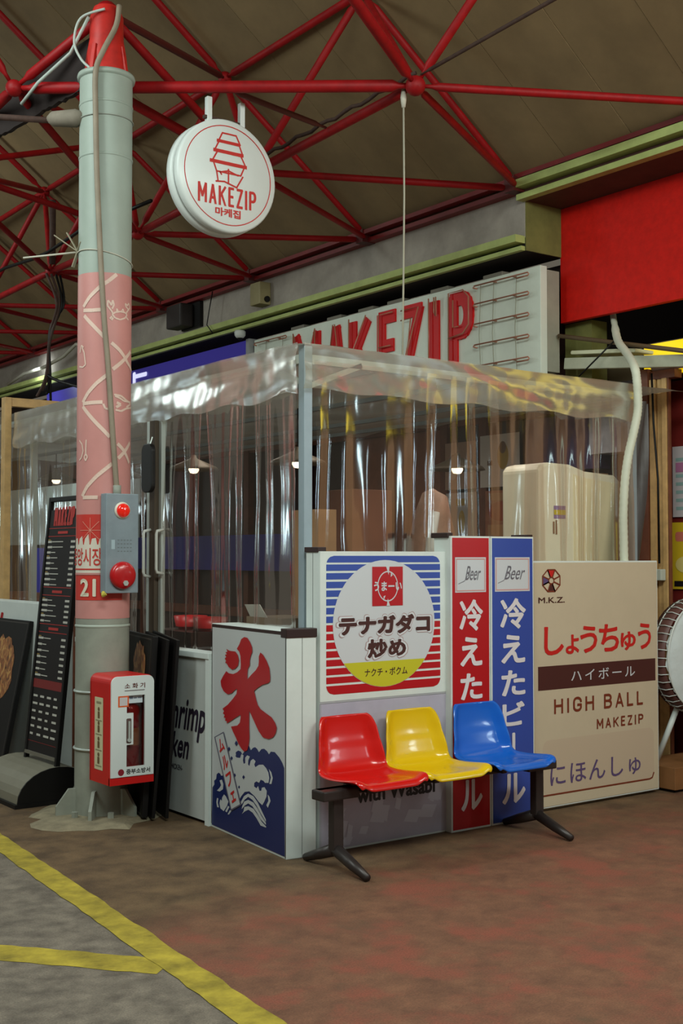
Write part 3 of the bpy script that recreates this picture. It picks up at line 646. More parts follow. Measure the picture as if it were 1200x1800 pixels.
# ================================================================ NEON SIGNBOARD
NX = 6.60
ns = thing('neon_signboard', 'long white signboard with red letters and unlit neon tubes', 'signboard', (NX, 8.4, 2.9))
NW = M('signboard_white', rgb(216, 222, 208), .5, var=.06, vscale=4)
MB().box(NX, NX+.07, 6.44, 10.44, 2.92, 3.735).build('front_box', NW, ns, bevel=.004)
MB().box(NX+.07, NX+.20, 6.44, 10.40, 2.94, 3.71).build('rear_box', M('signboard_side', rgb(150, 148, 132), .6, var=.1), ns)
fn = frame((NX, 10.44, 2.92), (0, -1, 0)); yy = lambda y: 10.44-y
NR = M('letter_red', rgb(204, 14, 18), .45, spec=.3)
ZB, ZT = .13, .765
for ch, ya, yb in (('M', 9.72, 9.27), ('A', 9.17, 8.86), ('K', 8.82, 8.50), ('E', 8.405, 8.13), ('Z', 8.07, 7.78), ('I', 7.70, 7.58), ('P', 7.465, 7.165)):
    m = MB()
    for i, qd in enumerate(glyph(ch, yy(ya), ZB, yy(yb), ZT, .112 if ch != 'I' else .12)): m.prism(qd, fn, 0, .018+i*2e-4)
    o = m.build('letter_'+ch.lower(), NR, ns)
    nx = MB()
    a0, a1 = yy(ya), yy(yb); wv = (a1-a0)
    strokes = {'M': [[(.1,0),(.1,1)],[(.9,0),(.9,1)],[(.1,1),(.5,.3),(.9,1)]], 'A': [[(.1,0),(.45,.98),(.55,.98),(.9,0)],[(.25,.3),(.75,.3)]], 'K': [[(.12,0),(.12,1)],[(.9,1),(.25,.5),(.9,0)]],
               'E': [[(.9,.95),(.2,.95),(.2,.05),(.9,.05)],[(.2,.5),(.8,.5)]], 'Z': [[(.1,.93),(.9,.93),(.12,.07),(.9,.07)],[(.1,.80),(.55,.80),(.3,.1)]], 'I': [[(.2,0),(.2,1)],[(.75,1),(.75,.8),(.95,.75),(.95,1)]],
               'P': [[(.12,0),(.12,1),(.7,1),(.92,.9),(.92,.55),(.7,.45),(.12,.42)],[(.3,.9),(.3,.55),(.5,.55)]]}[ch]
    for st in strokes:
        nx.tube([fn[0]+fn[1]*(a0+wv*q)+fn[2]*(ZB+(ZT-ZB)*t)+fn[3]*.045 for q, t in st], .006, 6)
    nx.build('neon_tube', M('dead_neon', rgb(172, 112, 88), .3), o, True)
for r_i, z in enumerate((3.05, 3.22, 3.385, 3.545, 3.69)):
    for (ya, yb) in ((7.12, 6.53), (10.36, 9.80)):
        m = MB(); P = lambda y, zz, d: V((NX-d, y, zz))
        m.tube([P(ya, z, .045), P(yb, z, .045), P(yb-.012, z-.012, .045), P(yb, z-.024, .045), P(yb+.12, z-.024, .045)], .006, 6)
        m.tube([P(ya+.0, z, .045), P(ya+.012, z-.012, .045), P(ya-.03, z-.026, .045)], .007, 6)
        for t in (.35, .72): m.tube([P(ya+(yb-ya)*t, z, 0), P(ya+(yb-ya)*t, z, .04)], .006, 6)
        m.build('neon_bar', MATS['dead_neon'], ns, True)
for yv in (6.68, 6.93, 7.08, 9.9, 10.2): MB().tube([(NX-.012, yv, 2.96), (NX-.012, yv+.02, 3.3), (NX-.012, yv, 3.70)], .003, 5).build('thin_wire', M('wire_grey', rgb(150, 146, 126), .6), ns)
for yv in (6.98, 7.62, 8.20, 8.62, 9.1, 9.7):
    MB().box(NX+.02, NX+.12, yv-.11, yv+.11, 3.735, 3.775).build('transformer', M('trans_grey', rgb(120, 112, 100), .7), ns, bevel=.008)

# blue-violet lit sign to its left
ps = thing('blue_violet_sign', 'glossy blue-violet lit sign strip left of the white signboard', 'sign', (6.55, 12.8, 3.5))
pb = MB().box(6.56, 6.66, 10.52, 15.6, 3.535, 3.745).build('light_box', M('violet_face', rgb(52, 48, 128), .3, emit=.22, ecol=rgb(56, 44, 160)), ps)
MB().box(6.55, 6.665, 10.46, 10.52, 3.52, 3.755).build('end_cap', M('capgrey', rgb(150, 150, 150), .5), ps)
fp = frame((6.555, 15.6, 3.535), (0, -1, 0))
text('가나라', fp, (2.2-.9, .03, 2.2+.62, .17), .004, M('letter_lit', rgb(220, 220, 255), .4, emit=.7), ps, 'lit_letters', .02) if False else None
prints('lit_letters', [rrect(2.56, .0, 2.635, .185, .02), rrect(2.62, .105, 2.92, .155, .02), rrect(2.36, .0, 2.50, .05, .012), rrect(2.30, .0, 2.34, .16, .012)], fp, .004, M('letter_lit', rgb(220, 220, 255), .4, emit=.7), ps)

# small things on the concrete band
jb = thing('junction_box', 'small beige junction box on the concrete band', 'junction box', (6.42, 10.06, 4.0))
MB().box(6.37, 6.5, 9.98, 10.16, 4.01, 4.23).build('case', M('beige_box', rgb(150, 138, 98), .6, var=.1), jb, bevel=.012)
MB().lathe([(.03,0),(.03,.02),(.001,.02)], (6.45, 9.98, 4.06), (0,-1,0), 12).build('knockout', BLACKM, jb)
sp_ = thing('wall_speaker', 'dark wall loudspeaker box beside the column on concrete band', 'speaker', (6.42, 11.6, 4.0))
MB().box(6.30, 6.46, 11.44, 11.76, 4.01, 4.26).build('case', M('speaker_brown', rgb(42, 34, 32), .6), sp_, bevel=.02)
MB().box(6.46, 6.5, 11.30, 11.70, 4.0, 4.27).build('bracket', BLACKM, sp_)
cc = thing('security_camera', 'small white dome camera under the green ledge', 'camera', (6.5, 10.4, 3.75))
MB().lathe([(.001,.07),(.052,.07),(.058,.055),(.055,.02),(.04,.0),(.02,-.01),(.001,-.014)], (6.48, 10.52, 3.765), n=24).build('dome', M('cam_white', rgb(206, 208, 204), .4), cc, True)
MB().lathe([(.03,-.004),(.022,-.02),(.001,-.026)], (6.48, 10.52, 3.765), n=20).build('lens', BLACKM, cc, True)
for i, (pl, lb) in enumerate(([[(6.38, 10.9, 4.29), (6.37, 10.95, 4.1), (6.36, 10.98, 3.95), (6.38, 10.9, 3.86)], 'thin dark wire hanging over the concrete band left of the junction box'],
                             [[(6.40, 16.6, 3.97), (6.36, 15.9, 4.04), (6.34, 15.2, 4.03), (6.36, 14.6, 4.1), (6.35, 14.2, 4.2), (6.4, 13.8, 4.13)], 'pale cable looped along the green ledge left of column'])):
    tag(MB().tube(pl, .006 if i == 0 else .022, 6).build('loose_wire', BLACKM if i == 0 else PALEW, smooth=True), lb, 'wire')
tag(MB().tube([(4.66, 10.98, 4.96), (4.67, 11.0, 4.35)], .03, 8).build('drop_pipe', DUST, smooth=True), 'short brown vertical pipe hanging in the frame left of column', 'pipe')
cbn = thing('cable_bundle', 'dark cable bundle hanging from red frame beside the column', 'cable', (4.62, 10.95, 2.9))
for k, off in enumerate((0, .05, -.05, .09)):
    MB().tube(spline([(4.66+off, 11.0, 4.25), (4.70+off*.5, 10.9, 3.95), (4.66, 11.02, 3.6+.04*k), (4.64+off*.3, 11.02, 3.28), (4.60+off, 11.06, 3.13-.03*k)]), .013, 6).build('cable', BLACKM if k % 2 else DUST, cbn, True)
MB().tube(spline([(4.64, 11.02, 3.28), (4.66, 10.8, 3.20), (4.78, 10.3, 3.06)]), .014, 6).build('branch', BLACKM, cbn, True)

# ================================================================ LOW WALL AND SIGN BOXES
lwal = thing('counter_front', 'low pale grey counter wall with dark script lettering behind the column', 'counter', (3.64, 6.9, 0))
CW = M('counter_pale', rgb(186, 188, 184), .5, var=.05)
MB().box(3.60, 3.68, 6.17, 8.0, .02, .96).build('panel', CW, lwal)
MB().box(3.585, 3.70, 6.16, 8.0, .955, .99).build('top_cap', WHITE, lwal, bevel=.004)
MB().box(3.59, 3.62, 6.155, 6.20, .0, .955).build('corner_strip', WHITE, lwal)
fc = frame((3.60, 8.0, 0), (0, -1, 0))
INK = M('script_ink', rgb(40, 30, 46), .5)
text('Shrimp', fc, (1.30, .46, 1.795, .715), .002, INK, lwal, 'script_line', .022, .35)
text('Chicken', fc, (1.12, .345, 1.60, .50), .002, INK, lwal, 'script_line', .022, .35)
text('-SHRIMP&CHICKEN-', fc, (1.20, .272, 1.52, .302), .002, INK, lwal, 'small_line', .01)

# --- ice sign box, slightly turned
iv = V((-.0957, -.9954, 0)); io = V((3.604, 6.15, 0)); IW, IH = .909, 1.165
fi = frame(io, iv)
ib = thing('ice_sign_box', 'white box sign with red brush ice character over navy waves', 'sign', (3.62, 5.7, 0))
MB().prism(R(0, 0, IW, IH), fi, -.175, 0).build('box', WHITE, ib, bevel=.004)
nI = fi[3]
e0 = io+iv*IW
MB().prism(R(0, 0, .0025, IH), frame(e0-nI*.090+iv*.0008, -nI), 0, .001).build('side_seam', M('seam_grey', rgb(120, 122, 120), .6), ib)
fside = frame(e0, -nI)
MB().prism(R(-.004, IH-.035, .178, IH+.012), fside, -.06, .006).build('edge_cap', BLACKCAP, ib, bevel=.004)
prints('print_border', [R(.006, IH-.022, IW-.004, IH-.004), R(.004, 0.02, .012, IH-.01), R(IW-.012, .006, IW-.005, IH-.02)], fi, .001, BLACKCAP, ib)
prints('print_field', [R(.012, .012, IW-.012, IH-.022)], fi, .0015, GREYPRINT, ib)
ICE = {"main":[[0.474,0.952],[0.516,0.95],[0.551,0.932],[0.578,0.909],[0.581,0.888],[0.561,0.869],[0.548,0.849],[0.549,0.825],[0.522,0.806],[0.517,0.779],[0.518,0.757],[0.572,0.783],[0.627,0.806],[0.661,0.828],[0.667,0.847],[0.666,0.871],[0.686,0.891],[0.721,0.882],[0.764,0.858],[0.8,0.827],[0.811,0.79],[0.809,0.767],[0.782,0.757],[0.713,0.745],[0.658,0.729],[0.606,0.71],[0.618,0.694],[0.633,0.672],[0.654,0.649],[0.69,0.633],[0.76,0.62],[0.829,0.608],[0.872,0.588],[0.893,0.567],[0.88,0.542],[0.847,0.52],[0.792,0.507],[0.723,0.507],[0.667,0.53],[0.61,0.568],[0.567,0.598],[0.541,0.613],[0.542,0.586],[0.542,0.537],[0.547,0.489],[0.538,0.459],[0.519,0.428],[0.478,0.417],[0.437,0.428],[0.394,0.448],[0.365,0.47],[0.323,0.495],[0.294,0.517],[0.383,0.53],[0.417,0.547],[0.427,0.57],[0.426,0.585],[0.361,0.566],[0.293,0.544],[0.231,0.526],[0.238,0.538],[0.207,0.538],[0.22,0.552],[0.189,0.551],[0.206,0.565],[0.178,0.57],[0.196,0.582],[0.172,0.592],[0.247,0.617],[0.315,0.649],[0.369,0.678],[0.379,0.704],[0.34,0.693],[0.3,0.675],[0.245,0.667],[0.188,0.678],[0.153,0.7],[0.144,0.725],[0.184,0.753],[0.225,0.777],[0.26,0.769],[0.323,0.769],[0.378,0.781],[0.425,0.799],[0.428,0.821],[0.422,0.861],[0.407,0.879],[0.372,0.892],[0.406,0.914],[0.432,0.94]],"dot":[[0.226,0.885],[0.254,0.879],[0.289,0.877],[0.352,0.878],[0.387,0.863],[0.402,0.839],[0.39,0.814],[0.349,0.796],[0.308,0.789],[0.258,0.799],[0.23,0.815],[0.209,0.816],[0.222,0.827],[0.201,0.836],[0.224,0.845],[0.204,0.854],[0.234,0.858],[0.213,0.867],[0.241,0.871]],"navy":[[0.023,0.194],[0.052,0.212],[0.048,0.23],[0.078,0.242],[0.085,0.266],[0.114,0.277],[0.139,0.273],[0.149,0.266],[0.176,0.27],[0.206,0.234],[0.253,0.256],[0.333,0.301],[0.329,0.376],[0.359,0.387],[0.355,0.401],[0.389,0.413],[0.426,0.412],[0.445,0.4],[0.465,0.412],[0.532,0.451],[0.56,0.432],[0.587,0.446],[0.615,0.452],[0.642,0.447],[0.664,0.434],[0.697,0.452],[0.732,0.457],[0.767,0.45],[0.792,0.438],[0.815,0.453],[0.863,0.456],[0.919,0.438],[0.954,0.419],[0.978,0.398],[0.992,0.003],[0.007,0.001]],"gray":[[[0.246,0.381],[0.328,0.391],[0.37,0.378],[0.418,0.381],[0.435,0.401],[0.465,0.399],[0.456,0.374],[0.467,0.359],[0.488,0.365],[0.487,0.39],[0.513,0.404],[0.548,0.402],[0.528,0.382],[0.526,0.363],[0.543,0.357],[0.56,0.384],[0.592,0.396],[0.624,0.389],[0.607,0.372],[0.621,0.361],[0.666,0.377],[0.721,0.384],[0.759,0.373],[0.787,0.357],[0.799,0.333],[0.789,0.31],[0.745,0.305],[0.724,0.312],[0.69,0.312],[0.67,0.296],[0.635,0.298],[0.608,0.288],[0.606,0.271],[0.637,0.267],[0.657,0.28],[0.675,0.26],[0.698,0.263],[0.705,0.278],[0.739,0.285],[0.767,0.272],[0.764,0.246],[0.735,0.218],[0.711,0.2],[0.666,0.209],[0.611,0.228],[0.542,0.241],[0.48,0.23],[0.434,0.204],[0.401,0.177],[0.337,0.217],[0.28,0.31]],[[0.13,0.241],[0.164,0.249],[0.185,0.231],[0.18,0.205],[0.133,0.188],[0.092,0.187],[0.132,0.206],[0.152,0.221]],[[0.168,0.163],[0.195,0.182],[0.223,0.176],[0.258,0.156],[0.239,0.133],[0.192,0.101],[0.144,0.108],[0.129,0.131],[0.142,0.151],[0.163,0.147]],[[0.094,0.152],[0.084,0.13],[0.096,0.108],[0.123,0.11],[0.106,0.13],[0.114,0.152]],[[0.213,0.104],[0.252,0.135],[0.273,0.133],[0.236,0.102]],[[0.247,0.094],[0.28,0.119],[0.301,0.117],[0.268,0.096]],[[0.794,0.373],[0.825,0.362],[0.843,0.338],[0.827,0.31],[0.8,0.307],[0.819,0.338]],[[0.781,0.257],[0.802,0.25],[0.816,0.233],[0.783,0.198],[0.763,0.207],[0.789,0.23]],[[0.431,0.177],[0.474,0.21],[0.528,0.229],[0.597,0.226],[0.653,0.205],[0.702,0.176],[0.758,0.142],[0.759,0.131],[0.689,0.162],[0.64,0.188],[0.584,0.208],[0.529,0.214],[0.482,0.194],[0.442,0.167]],[[0.448,0.158],[0.476,0.185],[0.53,0.2],[0.598,0.197],[0.654,0.176],[0.703,0.15],[0.759,0.127],[0.759,0.118],[0.69,0.134],[0.641,0.159],[0.586,0.178],[0.53,0.184],[0.483,0.167],[0.443,0.145]],[[0.466,0.138],[0.477,0.16],[0.531,0.171],[0.6,0.168],[0.655,0.147],[0.704,0.124],[0.76,0.111],[0.76,0.106],[0.691,0.105],[0.642,0.129],[0.587,0.149],[0.532,0.155],[0.485,0.141],[0.444,0.123]]],"dots":[[[0.247,0.406],[0.265,0.419],[0.283,0.41],[0.266,0.397]],[[0.284,0.365],[0.301,0.378],[0.32,0.37],[0.302,0.356]],[[0.33,0.29],[0.346,0.302],[0.363,0.294],[0.347,0.282]],[[0.45,0.295],[0.467,0.308],[0.486,0.3],[0.468,0.287]],[[0.394,0.242],[0.407,0.252],[0.42,0.246],[0.407,0.236]],[[0.345,0.442],[0.366,0.458],[0.388,0.447],[0.367,0.432]]],"label":[[0.056,0.444],[0.192,0.483],[0.442,0.165],[0.298,0.117]],"lin":[[0.074,0.444],[0.186,0.475],[0.424,0.166],[0.307,0.127]]}
sc_ = lambda L: [(a*IW, b*IH) for a, b in L]
clip = lambda L: [(min(max(a, .012), IW-.013), min(max(b, .014), IH-.024)) for a, b in sc_(L)]
prints('wave_field', [clip(ICE['navy'])], fi, .0025, NAVY, ib)
prints('wave_foam', [sc_(p) for p in ICE['gray']], fi, .0035, GREYPRINT, ib)
prints('spray_dots', [sc_(p) for p in ICE['dots']], fi, .0045, NAVY, ib)
prints('brush_character', [sc_(ICE['main']), sc_(ICE['dot'])], fi, .0055, REDPRINT, ib)
prints('label_outline', [sc_(ICE['label'])], fi, .0060, M('label_grey', rgb(96, 92, 110), .5), ib)
prints('label_strip', [sc_(ICE['lin'])], fi, .0068, GREYPRINT, ib)
LP = sc_(ICE['lin']); tl_, tr_, br_, bl_ = LP
ang = math.atan2((bl_[0]-tl_[0]), -(bl_[1]-tl_[1]))
for k, ch in enumerate('ムルフェ'):
    t = (k+.58)/4.15; cxx = (tl_[0]+tr_[0])/2*(1-t)+(bl_[0]+br_[0])/2*t; cyy = (tl_[1]+tr_[1])/2*(1-t)+(bl_[1]+br_[1])/2*t
    h = .036 if ch != 'ェ' else .028
    text(ch, fi, (cxx-h, cyy-h*1.05, cxx+h, cyy+h*1.05), .008, M('label_red', rgb(196, 34, 30), .5), ib, 'label_character', .03, rot=ang*.9)

# --- octopus sign box
UX0, UX1, UY = 3.728, 4.600, 5.25; UW = UX1-UX0
ub = thing('octopus_sign_box', 'tall white box sign with round badge between blue and red stripes', 'sign', (4.15, 5.3, 0))
MB().box(UX0, UX1, UY, 5.375, 0, 1.577).build('box', WHITE, ub, bevel=.003)
MB().box(UX0-.006, UX0+.05, UY+.01, 5.385, 1.572, 1.60).build('edge_cap', BLACKCAP, ub, bevel=.004)
MB().box(UX0-.0012, UX0, 5.31, 5.313, .02, 1.57).build('side_seam', MATS['seam_grey'], ub)
fu = frame((UX0, UY, 0), (1, 0, 0))
MB().prism(R(.0, .787, UW, 1.576), fu, 0, .004).build('upper_panel', WHITE, ub)
MB().prism(R(.0, .012, UW, .775), fu, 0, .004).build('lower_panel', M('lavender_print', rgb(180, 174, 190), .3, var=.10, vscale=3.5), ub)
U = lambda a, v: (a*UW, 1.577-v*.79)
def UR(a0, v0, a1, v1): p, q = U(a0, v1), U(a1, v0); return R(p[0], p[1], q[0], q[1])
PALE = M('panel_grey', rgb(202, 204, 208), .35)
def clipround(y0, y1, x0, x1, b0, b1, r):
    """stripe from y0..y1 clipped to a rounded rectangle"""
    pts = []; n = 6
    def inset(y):
        d = max(0, r-(y-b0)) if y < b0+r else max(0, y-(b1-r)); return r-math.sqrt(max(0, r*r-d*d))
    ysq = [y0+(y1-y0)*k/n for k in range(n+1)]
    return [(x0+inset(y), y) for y in ysq]+[(x1-inset(y), y) for y in reversed(ysq)]
sx0, sb0 = U(.045, .957); sx1, sb1 = U(.953, .03)
H2 = (sb1-sb0); blu, re_ = [], []
for k in range(16):
    y1_ = sb1-H2*k/16.0; y0_ = y1_-H2/16*(.74 if k not in (0,) else .78)
    if k == 15: y0_ = sb0
    (blu if k < 8 else re_).append(clipround(y0_, y1_, sx0, sx1, sb0, sb1, .05))
prints('blue_stripes', blu, fu, .005, BLUEPRINT, ub); prints('red_stripes', re_, fu, .005, REDPRINT, ub)
ucx, ucy = U(.4985, .495); ua, ubb = .405*UW, .436*.79
prints('round_badge', [ell(ucx, ucy, ua, ubb, 64)], fu, .006, PALE, ub)
yc = U(0, .755)[1]; th = math.degrees(math.asin((yc-ucy)/ubb))
prints('lime_segment', [ell(ucx, ucy, ua*.995, ubb*.995, 30, 180-th, 360+th)], fu, .007, M('lime_print', rgb(196, 190, 36), .4), ub)
prints('red_square', [UR(.394, .105, .639, .375)], fu, .008, REDPRINT, ub)
q0, q1 = U(.394, .375), U(.639, .105); lcx, lcy = (q0[0]+q1[0])/2, (q0[1]+q1[1])/2
prints('square_outline', [[(lcx+a*.0, lcy+b) for a, b in p] if False else [(lcx+a, lcy+b) for a, b in p] for p in
        [[(r0*math.cos(t0)*.95, r0*math.sin(t0)*1.1), (r1*math.cos(t0)*.95, r1*math.sin(t0)*1.1), (r1*math.cos(t1)*.95, r1*math.sin(t1)*1.1), (r0*math.cos(t1)*.95, r0*math.sin(t1)*1.1)]
         for r0, r1 in ((.070, .076),) for t0, t1 in [(2*math.pi*k/32, 2*math.pi*(k+1)/32) for k in range(32)]]], fu, .009, PALE, ub)
prints('square_cuts', [[(lcx-.012, q1[1]+.001), (lcx+.012, q1[1]+.001), (lcx+.006, q1[1]-.045)], [(lcx-.008, q0[1]-.001), (lcx+.016, q0[1]-.001), (lcx+.0, q0[1]+.04)], [(lcx+.02, lcy+.05), (lcx+.034, lcy+.06), (lcx+.022, lcy+.078)], [(lcx-.03, lcy-.055), (lcx-.016, lcy-.05), (lcx-.03, lcy-.08)]], fu, .0092, PALE, ub)
text('うまーい', fu, (lcx-.097, lcy-.026, lcx+.098, lcy+.026), .010, PALE, ub, 'square_word', .03)
def ubox(a0, v0, a1, v1): p, q = U(a0, v1), U(a1, v0); return (p[0], p[1], q[0], q[1])
DKB = M('dark_brown_print', rgb(70, 34, 30), .4); OUTL = M('print_outline', rgb(176, 150, 150), .4); HALO = M('print_halo', rgb(214, 216, 220), .4)
text('テナガダコ', fu, ubox(.113, .418, .885, .588), .0072, OUTL, ub, 'name_outline', .085); text('テナガダコ', fu, ubox(.12, .424, .878, .582), .0078, HALO, ub, 'name_halo', .07)
text('テナガダコ', fu, ubox(.135, .436, .865, .57), .0086, DKB, ub, 'dish_name', .055)
text('炒め', fu, ubox(.335, .582, .685, .748), .0074, OUTL, ub, 'name_outline', .075); text('炒め', fu, ubox(.342, .588, .678, .742), .0080, HALO, ub, 'name_halo', .06)
text('炒め', fu, ubox(.356, .60, .664, .73), .0088, DKB, ub, 'dish_name', .045)
text('ナクチ・ボクム', fu, ubox(.335, .80, .675, .853), .0082, DKB, ub, 'small_name', .01)
prints('panel_edge', [R(0, .777, UW, .786), R(.003, .012, .008, .775)], fu, .0045, M('edge_grey', rgb(168, 168, 172), .5), ub)
text('Fis', fu, (.495, .435, .60, .505), .0055, BLACKP, ub, 'english_line', .035); text('with Wasabi', fu, (.24, .232, .79, .315), .0055, BLACKP, ub, 'english_line', .035)
random.seed(11); pz = []
for k in range(16):
    cx_, cy_ = random.uniform(.05, .80), random.uniform(.04, .24); w_, h_ = random.uniform(.02, .07), random.uniform(.02, .07)
    pz.append([(cx_-w_, cy_-h_*.6), (cx_+w_*.5, cy_-h_), (cx_+w_, cy_+h_*.7), (cx_-w_*.4, cy_+h_)])
prints('pale_print_shapes', pz, fu, .005, M('pale_lavender', rgb(198, 196, 210), .3), ub)

# --- red and blue beer boxes
def beer(name, label, x0, x1, mt, cap):
    t = thing(name, label, 'sign', ((x0+x1)/2, 5.25, 0))
    MB().box(x0, x1, 5.20, 5.345, 0.0, 1.666).build('box', WHITE, t, bevel=.003)
    if cap: MB().box(x0-.012, x0+.03, 5.215, 5.36, 1.655, 1.685).build('edge_cap', BLACKCAP, t, bevel=.004)
    else: MB().box(x1-.03, x1+.01, 5.215, 5.36, 1.655, 1.68).build('edge_cap', BLACKCAP, t, bevel=.004)
    f = frame((x0, 5.20, 0), (1, 0, 0)); W_ = x1-x0
    prints('print_field', [R(.010, .012, W_-.010, 1.656)], f, .0015, mt, t)
    prints('beer_label', [R(.03, 1.345, W_-.035, 1.545)], f, .003, PALE, t)
    prints('label_border', ribbon([(.04, 1.355), (W_-.045, 1.355), (W_-.045, 1.535), (.04, 1.535)], .006, True), f, .004, M('label_pink', rgb(206, 150, 146), .5), t)
    text('Beer', f, (.105, 1.415, W_-.075, 1.495), .005, M('pen_grey', rgb(104, 100, 108), .5), t, 'signature', 0, .5)
    prints('signature_stroke', ribbon([(.055, 1.395), (.10, 1.41), (.15, 1.47)], .003), f, .005, MATS['pen_grey'], t)
    LET = M('beer_letter', rgb(222, 214, 216), .4)
    for ch, z0, z1, wf in (('冷', 1.125, 1.305, .30), ('え', .925, 1.092, .28), ('た', .735, .885, .28), ('ビ', .56, .70, .26), ('l', .36, .52, .035), ('ル', .11, .285, .27)):
        text(ch, f, (W_*.5-wf*W_*1.0, z0, W_*.5+wf*W_*1.0, z1), .004, LET, t, 'character', .03)
    return t
beer('red_beer_sign', 'tall narrow red box sign with white vertical lettering', 4.600, 4.902, REDPRINT, True)
beer('blue_beer_sign', 'tall narrow blue box sign with white vertical lettering', 4.908, 5.256, BLUEPRINT, False)

# --- beige highball board
HX0, HX1, HY = 5.275, 6.497, 5.29; HO = 5.351
hb = thing('highball_board', 'wide beige board with red and brown lettering at the stall corner', 'sign', (5.9, 5.3, 0))
MB().box(HX0, HX1, HY, HY+.05, .02, 1.522).build('board', WHITE, hb, bevel=.003)
fh = frame((HO, HY, 0), (1, 0, 0)); HW = HX1-HO
MB().prism(R(-.006, .03, HW-.010, 1.512), fh, 0, .003).build('print_field', M('beige_print', rgb(200, 184, 158), .45, var=.03, vscale=6), hb)
DBR = M('brown_bar', rgb(74, 36, 34), .45); RBR = M('red_brown', rgb(120, 50, 30), .45); RLET = M('bright_red_print', rgb(200, 34, 32), .4)
hx = lambda x: (x-938.0)/219.0*HW
prints('brown_bar', [R(hx(943), .735, hx(1151), .880)], fh, .004, DBR, hb)
text('ハイボール', fh, (hx(998), .775, hx(1112), .845), .005, PALE, hb, 'bar_word', .004, spacing=1.3)
for k, ch in enumerate('しょうちゅう'):
    xs_ = [(953, 986), (989, 1012), (1014, 1044), (1047, 1083), (1086, 1114), (1118, 1143)][k]
    hh = (.945, 1.12) if ch in 'しうち' else (.945, 1.065)
    if ch == 'う': hh = (.945, 1.115)
    text(ch, fh, (hx(xs_[0]), hh[0], hx(xs_[1]), hh[1]), .005, RLET, hb, 'red_character', .022)
prints('english_name', block('HIGH BALL', (hx(969), .585, hx(1127), .678), .0155, .42), fh, .005, RBR, hb)
prints('shop_name', block('MAKEZIP', (hx(1042), .463, hx(1127), .527), .0115, .42), fh, .005, RBR, hb)
VIO = M('violet_ink', rgb(92, 74, 116), .4)
text('にほんしゅ', fh, (hx(962), .145, hx(1121), .275), .005, VIO, hb, 'violet_word', .006, spacing=1.1)
text('M.K.Z.', fh, (hx(944), 1.265, hx(988), 1.30), .005, MATS['dark_brown_print'], hb, 'initials', .012)
prints('faint_field', [rrect(hx(950), .10, hx(1147), .43, .05)], fh, .0035, M('beige_print_2', rgb(196, 176, 152), .45), hb)
prints('brown_underline', ribbon([(hx(950), .098), (hx(1138), .098), (hx(1143), .105), (hx(1146), .135)], .010), fh, .005, RBR, hb)
wc = (hx(965.5), 1.402); wh = {0: [], 1: [], 2: [], 3: []}
for k in range(8):
    t0, t1 = math.radians(45*k-22.5), math.radians(45*k+22.5); a_, b_2 = .082, .072
    p = [(wc[0]+.3*a_*math.cos(t), wc[1]+.3*b_2*math.sin(t)) for t in (t0, t1)]+[(wc[0]+a_*math.cos(t), wc[1]+b_2*math.sin(t)) for t in (t1, t0)]
    wh[{2: 0, 4: 1, 6: 2}.get(k, 3)].append(p)
prints('wheel_red', wh[0], fh, .005, RLET, hb); prints('wheel_blue', wh[1], fh, .005, VIO, hb); prints('wheel_brown', wh[2], fh, .005, DBR, hb)
lines = []
for p in wh[3]+wh[0]+wh[1]+wh[2]: lines += ribbon(p, .008, True)
prints('wheel_outline', lines, fh, .006, RBR, hb)

# ================================================================ BENCH
bn = thing('beam_bench', 'three seat waiting bench on dark steel beam before the signs', 'bench', (4.3, 4.95, 0))
BY = 4.93; BZ = .028
MB().box(3.50, 5.09, BY+.0, BY+.055, .36, .402).build('beam', BRONZE, bn, bevel=.006)
MB().box(3.48, 3.70, BY-.14, BY-.05, .34, .385).build('end_bracket', BRONZE, bn, bevel=.008) if False else None
for xx in (3.60, 5.0):
    st = MB().box(xx-.03, xx+.03, BY-.025, BY+.025, .09, .375).build('leg_post', BRONZE, bn, bevel=.006)
    MB().box(xx-.11, xx+.11, BY-.05, BY+.055, .352, .402).build('mounting_block', BRONZE, bn, bevel=.008)
    for s_, ln in ((-1, .27), (1, .25)):
        MB().tube([(xx, BY+s_*.01, .10), (xx-.005, BY+s_*ln*.55, .055), (xx-.01, BY+s_*ln, .018)], [.032, .028, .019], 8).build('foot', BRONZE, st, True)
